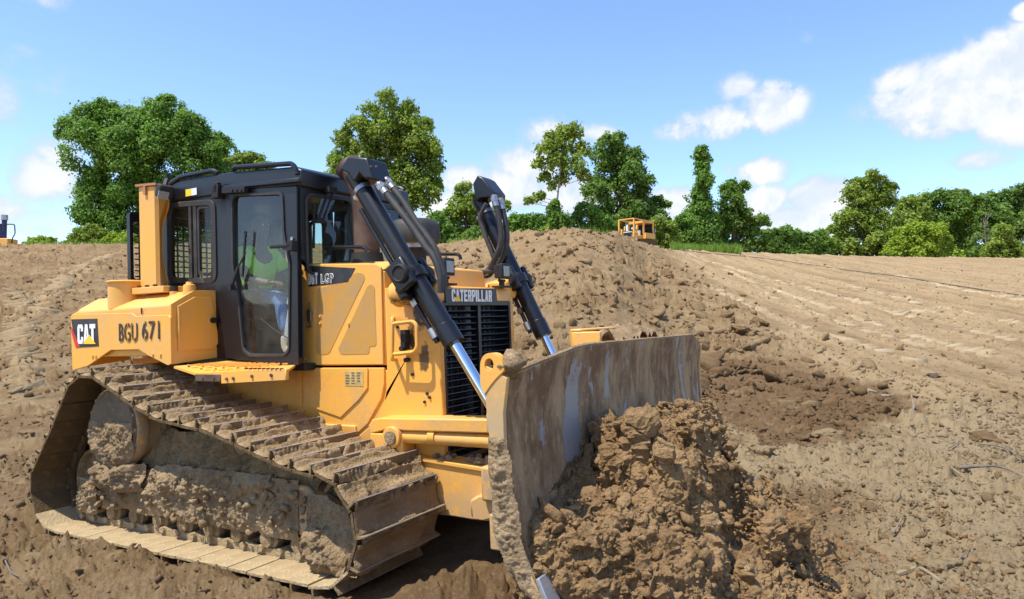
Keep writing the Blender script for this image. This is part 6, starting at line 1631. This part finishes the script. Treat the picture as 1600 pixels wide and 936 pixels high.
# soil pushed in front of the blade (a thing of its own)
def pile():
    nx, ny = 230, 470
    x = np.linspace(3.16, 5.15, nx); y = np.linspace(-2.75, 3.1, ny); X, Yy = np.meshgrid(x, y, indexing='ij')
    wob = fbm2(X, Yy, .30, 4, 5) * .09
    yb = Yy + wob * np.where(Yy < -1.6, .35, 1.2); d = np.clip(X - (3.30 - .015 * (Yy + 2)) + wob * .6, 0, None)
    zt_ = np.interp(yb, [-2.7, -2.10, -1.99, -1.9, -1.75, -1.2, -.1, .3, .65, 1.0, 1.4, 1.8, 3.0], [0, .0, .44, .78, .94, .98, .88, .66, .38, .15, .0, .0, 0])
    reach = np.interp(Yy, [-2.6, -2.02, -1.6, -.6, .6, 1.4, 2.6], [.2, .55, 1.3, 1.6, 1.3, .8, .5])
    H = zt_ * np.clip(1 - (d / reach) ** 1.15, 0, 1)
    yt = yb - np.clip(.46 - .9 * d, -.1, .5)          # the left face of the tall block slants away from the blade
    ztall = np.where(yt < -.9, np.interp(yt, [-1.44, -1.38, -1.2, -.9], [0, 1.18, 1.20, 1.12]), np.interp(yb, [-.9, -.5, -.15, .12, .34, .50, .66], [1.12, 1.04, 1.13, 1.13, .98, .66, 0]))
    dt = d + .10 * fbm2(X * 1.1, Yy, .5, 3, 15)
    HT = ztall * (1 - sstep(dt, .38, .62))
    shoulder = np.interp(yt, [-1.40, -1.2, -.35, .0, .25], [0, .98, .98, .66, 0]) * (1 - sstep(dt, .62, 1.05))
    H = np.maximum(np.maximum(H, HT), shoulder)
    H = H + sstep(H, .02, .3) * (.10 * fbm2(X, Yy, .6, 3, 21, .5) + .05 * fbm2(X, Yy, .22, 3, 31, .55))
    blk = [(-.55, 4.15, .34, .22), (-1.55, 3.95, .28, .16), (.25, 4.25, .3, .15), (-1.0, 4.45, .25, .14), (.6, 4.1, .25, .12)]
    for (by, bx, r, h) in blk:
        q = np.maximum(np.abs(X - bx + wob) / r, np.abs(Yy - by + wob) / r); H += h * sstep(q, 1.08, .7)
    # a closed body, lumps of many sizes grown onto it, fused into one skin and then roughened in depth
    mb = MB(); st = 4; xi = np.arange(0, nx, st); yi = np.arange(0, ny, st); n1, n2 = len(xi), len(yi)
    fl = -.30
    Hs = np.where(H[np.ix_(xi, yi)] < .03, fl + .02, H[np.ix_(xi, yi)])
    top = np.stack([X[np.ix_(xi, yi)], Yy[np.ix_(xi, yi)], Hs], -1).reshape(-1, 3); bot = top.copy(); bot[:, 2] = fl
    V = np.vstack([top, bot]); I = np.arange(n1 * n2).reshape(n1, n2); B = I + n1 * n2
    F = np.stack([I[:-1, :-1], I[1:, :-1], I[1:, 1:], I[:-1, 1:]], -1).reshape(-1, 4).tolist() + np.stack([B[:-1, :-1], B[:-1, 1:], B[1:, 1:], B[1:, :-1]], -1).reshape(-1, 4).tolist()
    for i in range(n1 - 1): F += [[I[i, 0], B[i, 0], B[i + 1, 0], I[i + 1, 0]], [I[i, -1], I[i + 1, -1], B[i + 1, -1], B[i, -1]]]
    for j in range(n2 - 1): F += [[I[0, j], I[0, j + 1], B[0, j + 1], B[0, j]], [I[-1, j], B[-1, j], B[-1, j + 1], I[-1, j + 1]]]
    mb.add(V, F)
    rg = np.random.default_rng(8); gx, gy = np.gradient(H, x, y); slope = np.hypot(gx, gy); wgt = ((H > .12) * (1 + np.clip(slope, 0, 6) * .8)).ravel(); wgt = wgt / wgt.sum()
    for c in rg.choice(wgt.size, 520, p=wgt):
        i, j = divmod(int(c), ny); r = .03 + .11 * rg.random() ** 4
        cx, cy, cz = x[i], y[j], H[i, j] - (rg.random() * min(H[i, j], .5) if slope[i, j] > 1.6 else r * .4)
        if cx - r < 3.36 - .015 * (cy + 2) and cy < 1.75 and cx < 3.34: continue
        Vc, Fc = CL2[rg.integers(0, 7)]; a = rg.uniform(0, 6.28); Rz = np.array([[math.cos(a), -math.sin(a), 0], [math.sin(a), math.cos(a), 0], [0, 0, 1]])
        mb.add((Vc * r * rg.uniform(.75, 1.3, 3)) @ Rz.T + (cx, cy, cz), Fc.tolist())
    me = bpy.data.meshes.new('pile_core'); me.from_pydata(mb.v, [], mb.f); tmp = bpy.data.objects.new('pile_core', me); COL.objects.link(tmp)
    rm = tmp.modifiers.new('fuse', 'REMESH'); rm.mode = 'VOXEL'; rm.voxel_size = .0155
    dg = bpy.context.evaluated_depsgraph_get(); m2 = bpy.data.meshes.new_from_object(tmp.evaluated_get(dg)); bpy.data.objects.remove(tmp)
    bmx = bmesh.new(); bmx.from_mesh(m2); bmesh.ops.delete(bmx, geom=[v for v in bmx.verts if v.co.z < -.14], context='VERTS'); bmx.to_mesh(m2); bmx.free()      # nothing below ground
    n = len(m2.vertices); P = np.empty(n * 3, np.float32); m2.vertices.foreach_get('co', P); P = P.reshape(-1, 3).astype(float)
    NN = np.empty(n * 3, np.float32); m2.vertices.foreach_get('normal', NN); NN = NN.reshape(-1, 3)
    dsp = .050 * fbm3(P, .32, 5, 51, .55) + .045 * (crumb3(P, .22, 61, .4) - .3) + .030 * (crumb3(P, .085, 71, .55) - .3) * (.35 + 1.3 * sstep(fbm3(P, .5, 2, 77), -.2, .3)) + .020 * (crumb3(P, .040, 81, .6) - .3) + .012 * fbm3(P, .026, 2, 91)
    P = P + NN * (dsp * sstep(P[:, 2], -.2, .05))[:, None]
    fxp = 3.31 - .015 * (P[:, 1] + 2); inb = P[:, 1] < 1.78; P[:, 0] = np.where(inb & (P[:, 2] > .3), np.maximum(P[:, 0], np.minimum(fxp, P[:, 0] + .12)), P[:, 0])
    W = P @ RW3.T; m2.vertices.foreach_set('co', W.astype(np.float32).ravel()); m2.materials.clear(); m2.materials.append(M['pile_soil'])
    m2.polygons.foreach_set('use_smooth', np.zeros(len(m2.polygons), bool)); m2.update(); m2.name = 'soil_pile'
    o = bpy.data.objects.new('soil_pile', m2); COL.objects.link(o)
    tag(o, 'heap of freshly dug brown soil piled against the blade', 'soil heap')
    return x, y, H
PX, PY, PH = pile()
def pile_z(X, Y):
    i = np.clip(np.searchsorted(PX, X), 0, len(PX) - 1); j = np.clip(np.searchsorted(PY, Y), 0, len(PY) - 1); return PH[i, j]
rng = np.random.default_rng(77); n = 16000
Xp = rng.uniform(3.4, 5.4, n); Yp = rng.uniform(-2.0, 2.4, n); Zp = pile_z(Xp, Yp); k = (Zp > .03) | (rng.random(n) < .18); Xp, Yp, Zp = Xp[k], Yp[k], Zp[k]
k = ~((Xp < 3.6) & (Zp < .2)); Xp, Yp, Zp = Xp[k], Yp[k], Zp[k]
Wp = np.stack([Xp, Yp, Zp], 1) @ RW3.T; q = rng.random(len(Xp)); S = .007 * (1 - q * (1 - (.007 / .05) ** 2.1)) ** (-1 / 2.1)
gz_ = terrain(Wp[:, 0], Wp[:, 1])[0]; zz = np.maximum(Wp[:, 2], gz_)
big = S > .032
for sel, shp in ((~big, CL1), (big, CL2)):
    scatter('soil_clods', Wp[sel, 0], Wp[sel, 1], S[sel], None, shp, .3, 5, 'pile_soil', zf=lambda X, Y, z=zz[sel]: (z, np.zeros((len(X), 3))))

# ------------------------------------------------------------------ the operator (sits inside the cab, a thing of his own)
def skin(name, verts, edges, m, parent=None, root=0, lev=2):
    me = bpy.data.meshes.new(name); me.from_pydata([v[:3] for v in verts], edges, []); o = bpy.data.objects.new(name, me); COL.objects.link(o)
    if parent: o.parent = parent
    o.modifiers.new('skin', 'SKIN'); sv = me.skin_vertices
    if not len(sv): me.attributes.new('dummy', 'FLOAT', 'POINT')
    for i, v in enumerate(verts):
        s_ = me.skin_vertices[0].data[i]; r = v[3]; s_.radius = r if isinstance(r, tuple) else (r, r); s_.use_root = (i == root)
    su = o.modifiers.new('smooth', 'SUBSURF'); su.levels = lev; su.render_levels = lev
    me.materials.append(m); 
    return o
PR = empty('person', mat=RW @ Matrix.Translation((.06, -.30, -.02)))
tag(PR, 'operator in a lime green shirt and blue jeans seated inside the cab', 'person')
bv = [(-.52, 0, 2.13, (.15, .12)), (-.53, 0, 2.30, (.155, .11)), (-.52, 0, 2.47, (.175, .115)), (-.51, 0, 2.60, (.09, .08)), (-.49, 0, 2.68, .055), (-.475, 0, 2.76, (.075, .085)), (-.465, 0, 2.86, (.078, .09)), (-.47, 0, 2.92, (.05, .06)),
      (-.52, -.20, 2.57, .062), (-.40, -.27, 2.34, .046), (-.16, -.25, 2.27, .036), (-.09, -.24, 2.265, .030),
      (-.52, .20, 2.57, .062), (-.40, .27, 2.34, .046), (-.16, .22, 2.30, .036), (-.09, .20, 2.30, .030),
      (-.46, -.10, 2.11, .088), (-.05, -.15, 2.13, .066), (.02, -.16, 1.72, .048), (.15, -.17, 1.66, .04),
      (-.46, .10, 2.11, .088), (-.05, .15, 2.13, .066), (.02, .16, 1.72, .048), (.15, .17, 1.66, .04)]
be = [(0, 1), (1, 2), (2, 3), (3, 4), (4, 5), (5, 6), (6, 7), (2, 8), (8, 9), (9, 10), (10, 11), (2, 12), (12, 13), (13, 14), (14, 15), (0, 16), (16, 17), (17, 18), (18, 19), (0, 20), (20, 21), (21, 22), (22, 23)]
skin('body', bv, be, M['skin'], PR)
g = .014
def grow(i, e=g):
    v = bv[i]; r = v[3]; return v[:3] + ((r[0] + e, r[1] + e) if isinstance(r, tuple) else r + e,)
skin('shirt', [grow(0, .006), grow(1), grow(2), (-.50, 0, 2.655, (.078, .07)), grow(8, .022), (-.43, -.255, 2.40, .074), grow(12, .022), (-.43, .255, 2.40, .074)], [(0, 1), (1, 2), (2, 3), (2, 4), (4, 5), (2, 6), (6, 7)], M['shirt_lime'], PR)
skin('jeans', [grow(0, .010), grow(16), grow(17), (.015, -.16, 1.80, .066), grow(20), grow(21), (.015, .16, 1.80, .066)], [(0, 1), (1, 2), (2, 3), (0, 4), (4, 5), (5, 6)], M['jeans'], PR)
for s in (-1, 1):
    skin('boot', [(.02, s * .16, 1.80, .062), (.025, s * .16, 1.66, .062), (.10, s * .168, 1.625, (.05, .055)), (.19, s * .178, 1.61, (.036, .05))], [(0, 1), (1, 2), (2, 3)], M['boot'], PR)
    y0 = -.24 if s < 0 else .20; z0 = 2.265 if s < 0 else 2.30
    hd = MB(); hd.ball((-.045, y0, z0), (.05, .042, .018), 10, 6)
    for k, (L, dy) in enumerate(((.062, -.030), (.074, -.010), (.070, .010), (.052, .029))):
        a = Vector((-.004, y0 + dy, z0)); hd.tube([a, a + Vector((L * .5, dy * .1, -.006)), a + Vector((L * .82, dy * .12, -.030)), a + Vector((L * .80, dy * .12, -.055))], [.010, .009, .008, .006], 7)
    a = Vector((-.06, y0 - s * .035, z0 + .004)); hd.tube([a, a + Vector((.03, -s * .025, -.01)), a + Vector((.06, -s * .026, -.028))], [.012, .010, .007], 7)
    hd.build('hand', M['skin'], PR)
hr = MB(); hr.lathe([(.0, .075), (.05, .065), (.082, .035), (.096, -.01), (.094, -.03), (.0, -.03)], (-.475, 0, 2.90), (0, 0, 1), 20); hr.box((-.36, 0, 2.885), (.10, .12, .012)); hr.build('cap', M['cap_black'], PR)
fc = MB(); fc.loft([(-.388, -.012, 2.815), (-.388, .012, 2.815), (-.40, 0, 2.865)], [(-.37, -.010, 2.812), (-.37, .010, 2.812), (-.395, 0, 2.86)])
for s in (-1, 1): fc.ball((-.48, s * .092, 2.83), (.02, .012, .032), 8, 6)
fc.build('nose_and_ears', M['skin'], PR)
ey = MB()
for s in (-1, 1): ey.ball((-.402, s * .032, 2.848), .009, 8, 6)
ey.build('eyes', M['white_decal'], PR)

# ------------------------------------------------------------------ far machines
def far_dozer():
    Pw = pix_w(993, 384, 64); gz = ground_z(Pw[0], Pw[1])[0]
    f = Vector(np.append(-FW * .66 - RT * .75, 0)).normalized(); rz = math.atan2(f.y, f.x)
    zb_ = CAM_W[2] + 62 * ((AX[2] + AX[0] * (193 / FPX) + AX[1] * (-84 / FPX))[2])
    root = empty('bulldozer', mat=Matrix.Translation((Pw[0], Pw[1], gz - .05)) @ Matrix.Rotation(rz, 4, 'Z') @ Matrix.Diagonal((.86, .98, .70, 1)))
    tag(root, 'small distant yellow bulldozer with open canopy frame on the hill crest', 'bulldozer')
    MB().span((-1.3, -.45, .7), (1.2, .45, 1.45)).span((.1, -.42, 1.4), (1.2, .42, 1.75)).build('body', Y_, root, bevel=.05)
    MB().span((1.2, -.42, .65), (1.26, .42, 1.72)).build('grille', BM_, root)
    MB().span((1.19, -.46, 1.72), (1.27, .46, 1.80)).build('grille_cap', M['white_decal'], root)
    MB().span((-1.9, -.95, 1.0), (-.5, -.5, 1.75)).span((-1.9, .5, 1.0), (-.5, .95, 1.75)).build('fender', Y_, root, bevel=.05)
    for s in (-1, 1):
        t = MB(); t.plate([rounded([(-2.0, s * 1.05, .05), (1.6, s * 1.05, .05), (1.9, s * 1.05, .45), (1.6, s * 1.05, .85), (-1.7, s * 1.05, .95), (-2.2, s * 1.05, .5)], .3)], (0, -s * .55, 0)); t.build('track', M['track_mud_dark'], root)
        cp = MB(); cp.bar((-1.7, s * .85, 1.6), (-1.6, s * .85, 3.2), .12).bar((-.1, s * .85, 1.5), (-.1, s * .85, 3.2), .12).bar((-1.6, s * .85, 3.2), (1.45, s * .85, 3.35), .12).bar((1.45, s * .85, 3.35), (1.4, s * .85, 1.4), .12)
        cp.bar((.9, s * .7, 1.4), (.7, s * .7, 2.6), .14).bar((1.25, s * .7, .6), (1.2, s * .7, 2.2), .16)
        cp.build('canopy_post', Y_, root)
    MB().bar((1.45, -.9, 3.35), (1.45, .9, 3.35), .12).bar((-.1, -.9, 3.2), (-.1, .9, 3.2), .12).bar((-1.6, -.9, 3.2), (-1.6, .9, 3.2), .12).span((-1.65, -.9, 2.98), (-.05, .9, 3.16)).build('canopy', Y_, root)
    MB().span((-1.66, -.8, 1.6), (-1.62, .8, 2.98)).build('rear_screen', BM_, root)
    MB().cyl((.6, .2, 1.7), (.6, .2, 2.7), .07, 10).build('exhaust_stack', BM_, root)
    MB().cyl((.3, -.2, 1.7), (.3, -.2, 2.2), .12, 12).build('air_precleaner', BM_, root)
    MB().span((-1.2, -.3, 1.5), (-.7, .3, 1.7)).span((-1.25, -.3, 1.6), (-1.1, .3, 2.3)).build('seat', BM_, root)
    MB().span((-.45, -.30, 1.5), (-.30, .30, 2.1)).build('dashboard', M['interior_pale'], root)
    bl = MB(); bl.plate([[(2.05, -1.7, .05), (2.15, -1.7, .05), (2.1, -1.7, 1.0), (2.0, -1.7, 1.05)]], (0, 3.4, 0)); bl.build('blade', M['moldboard'], root)
    for s in (-1, 1): MB().bar((1.0, s * .6, .45), (2.05, s * .6, .4), .18).build('push_arm', Y_, root)
far_dozer()
def left_machine():
    Pw = pix_w(-12, 384, 47); gz = ground_z(Pw[0], Pw[1])[0]
    r = RT; rz = math.atan2(r[1], r[0]); zc_ = CAM_W[2] + 47 * ((AX[2] + AX[0] * (-812 / FPX) + AX[1] * (-88 / FPX))[2])
    root = empty('parked_bulldozer', mat=Matrix.Translation((Pw[0], Pw[1], zc_ - .75)) @ Matrix.Rotation(rz, 4, 'Z'))
    tag(root, 'yellow machine with black stack and bent rail cut off by the left edge', 'bulldozer')
    MB().span((-2.6, -.6, .4), (.5, .6, 1.2)).build('body', Y_, root, bevel=.05)
    MB().span((.5, -.5, .35), (1.32, .5, 1.02)).build('radiator_guard', Y_, root, bevel=.04)
    MB().span((-2.4, -.65, 1.2), (-.4, .65, 2.25)).build('cab', BK, root, bevel=.06)
    MB().span((-.40, -.5, 1.35), (-.385, .5, 2.05)).build('windshield', M['front_glass'], root)
    MB().cyl((.75, 0, .9), (.75, 0, 2.25), .15, 14).cyl((.58, -.05, .9), (.58, -.05, 2.0), .10, 12).build('exhaust_stack', M['blue_paint'], root)
    MB().cyl((.75, 0, 2.25), (.75, 0, 2.58), .20, 14).build('stack_cap', M['steel'], root)
    MB().tube(rounded([(.85, -.2, 1.95), (1.55, -.2, 1.95), (1.60, -.2, 1.35), (1.42, -.2, 1.05), (1.38, -.2, .2)], .12), .035, 8).build('bent_rail', BM_, root)
    MB().bar((.30, -.3, 1.0), (.62, -.3, 2.0), .08).bar((.1, -.62, .7), (.2, -.62, 1.3), .3).build('lift_cylinder', BM_, root)
    for s in (-1, 1): MB().plate([rounded([(-2.8, s * 1.1, -.4), (.9, s * 1.1, -.4), (1.25, s * 1.1, .0), (.9, s * 1.1, .35), (-2.6, s * 1.1, .5), (-3.0, s * 1.1, .1)], .25)], (0, -s * .5, 0)).build('track', M['track_mud_dark'], root)
left_machine()

# bolts, print and mesh too small to pick apart in the photograph: SMALL_PIECES
for o in SC.objects:
    if o.type == 'MESH' and o.name.split('.')[0] in ('bolt', 'label_print', 'grease_fitting', 'pipe_clamp', 'screen_mesh', 'step_tread', 'slat_support'):
        o['kind'] = 'stuff'
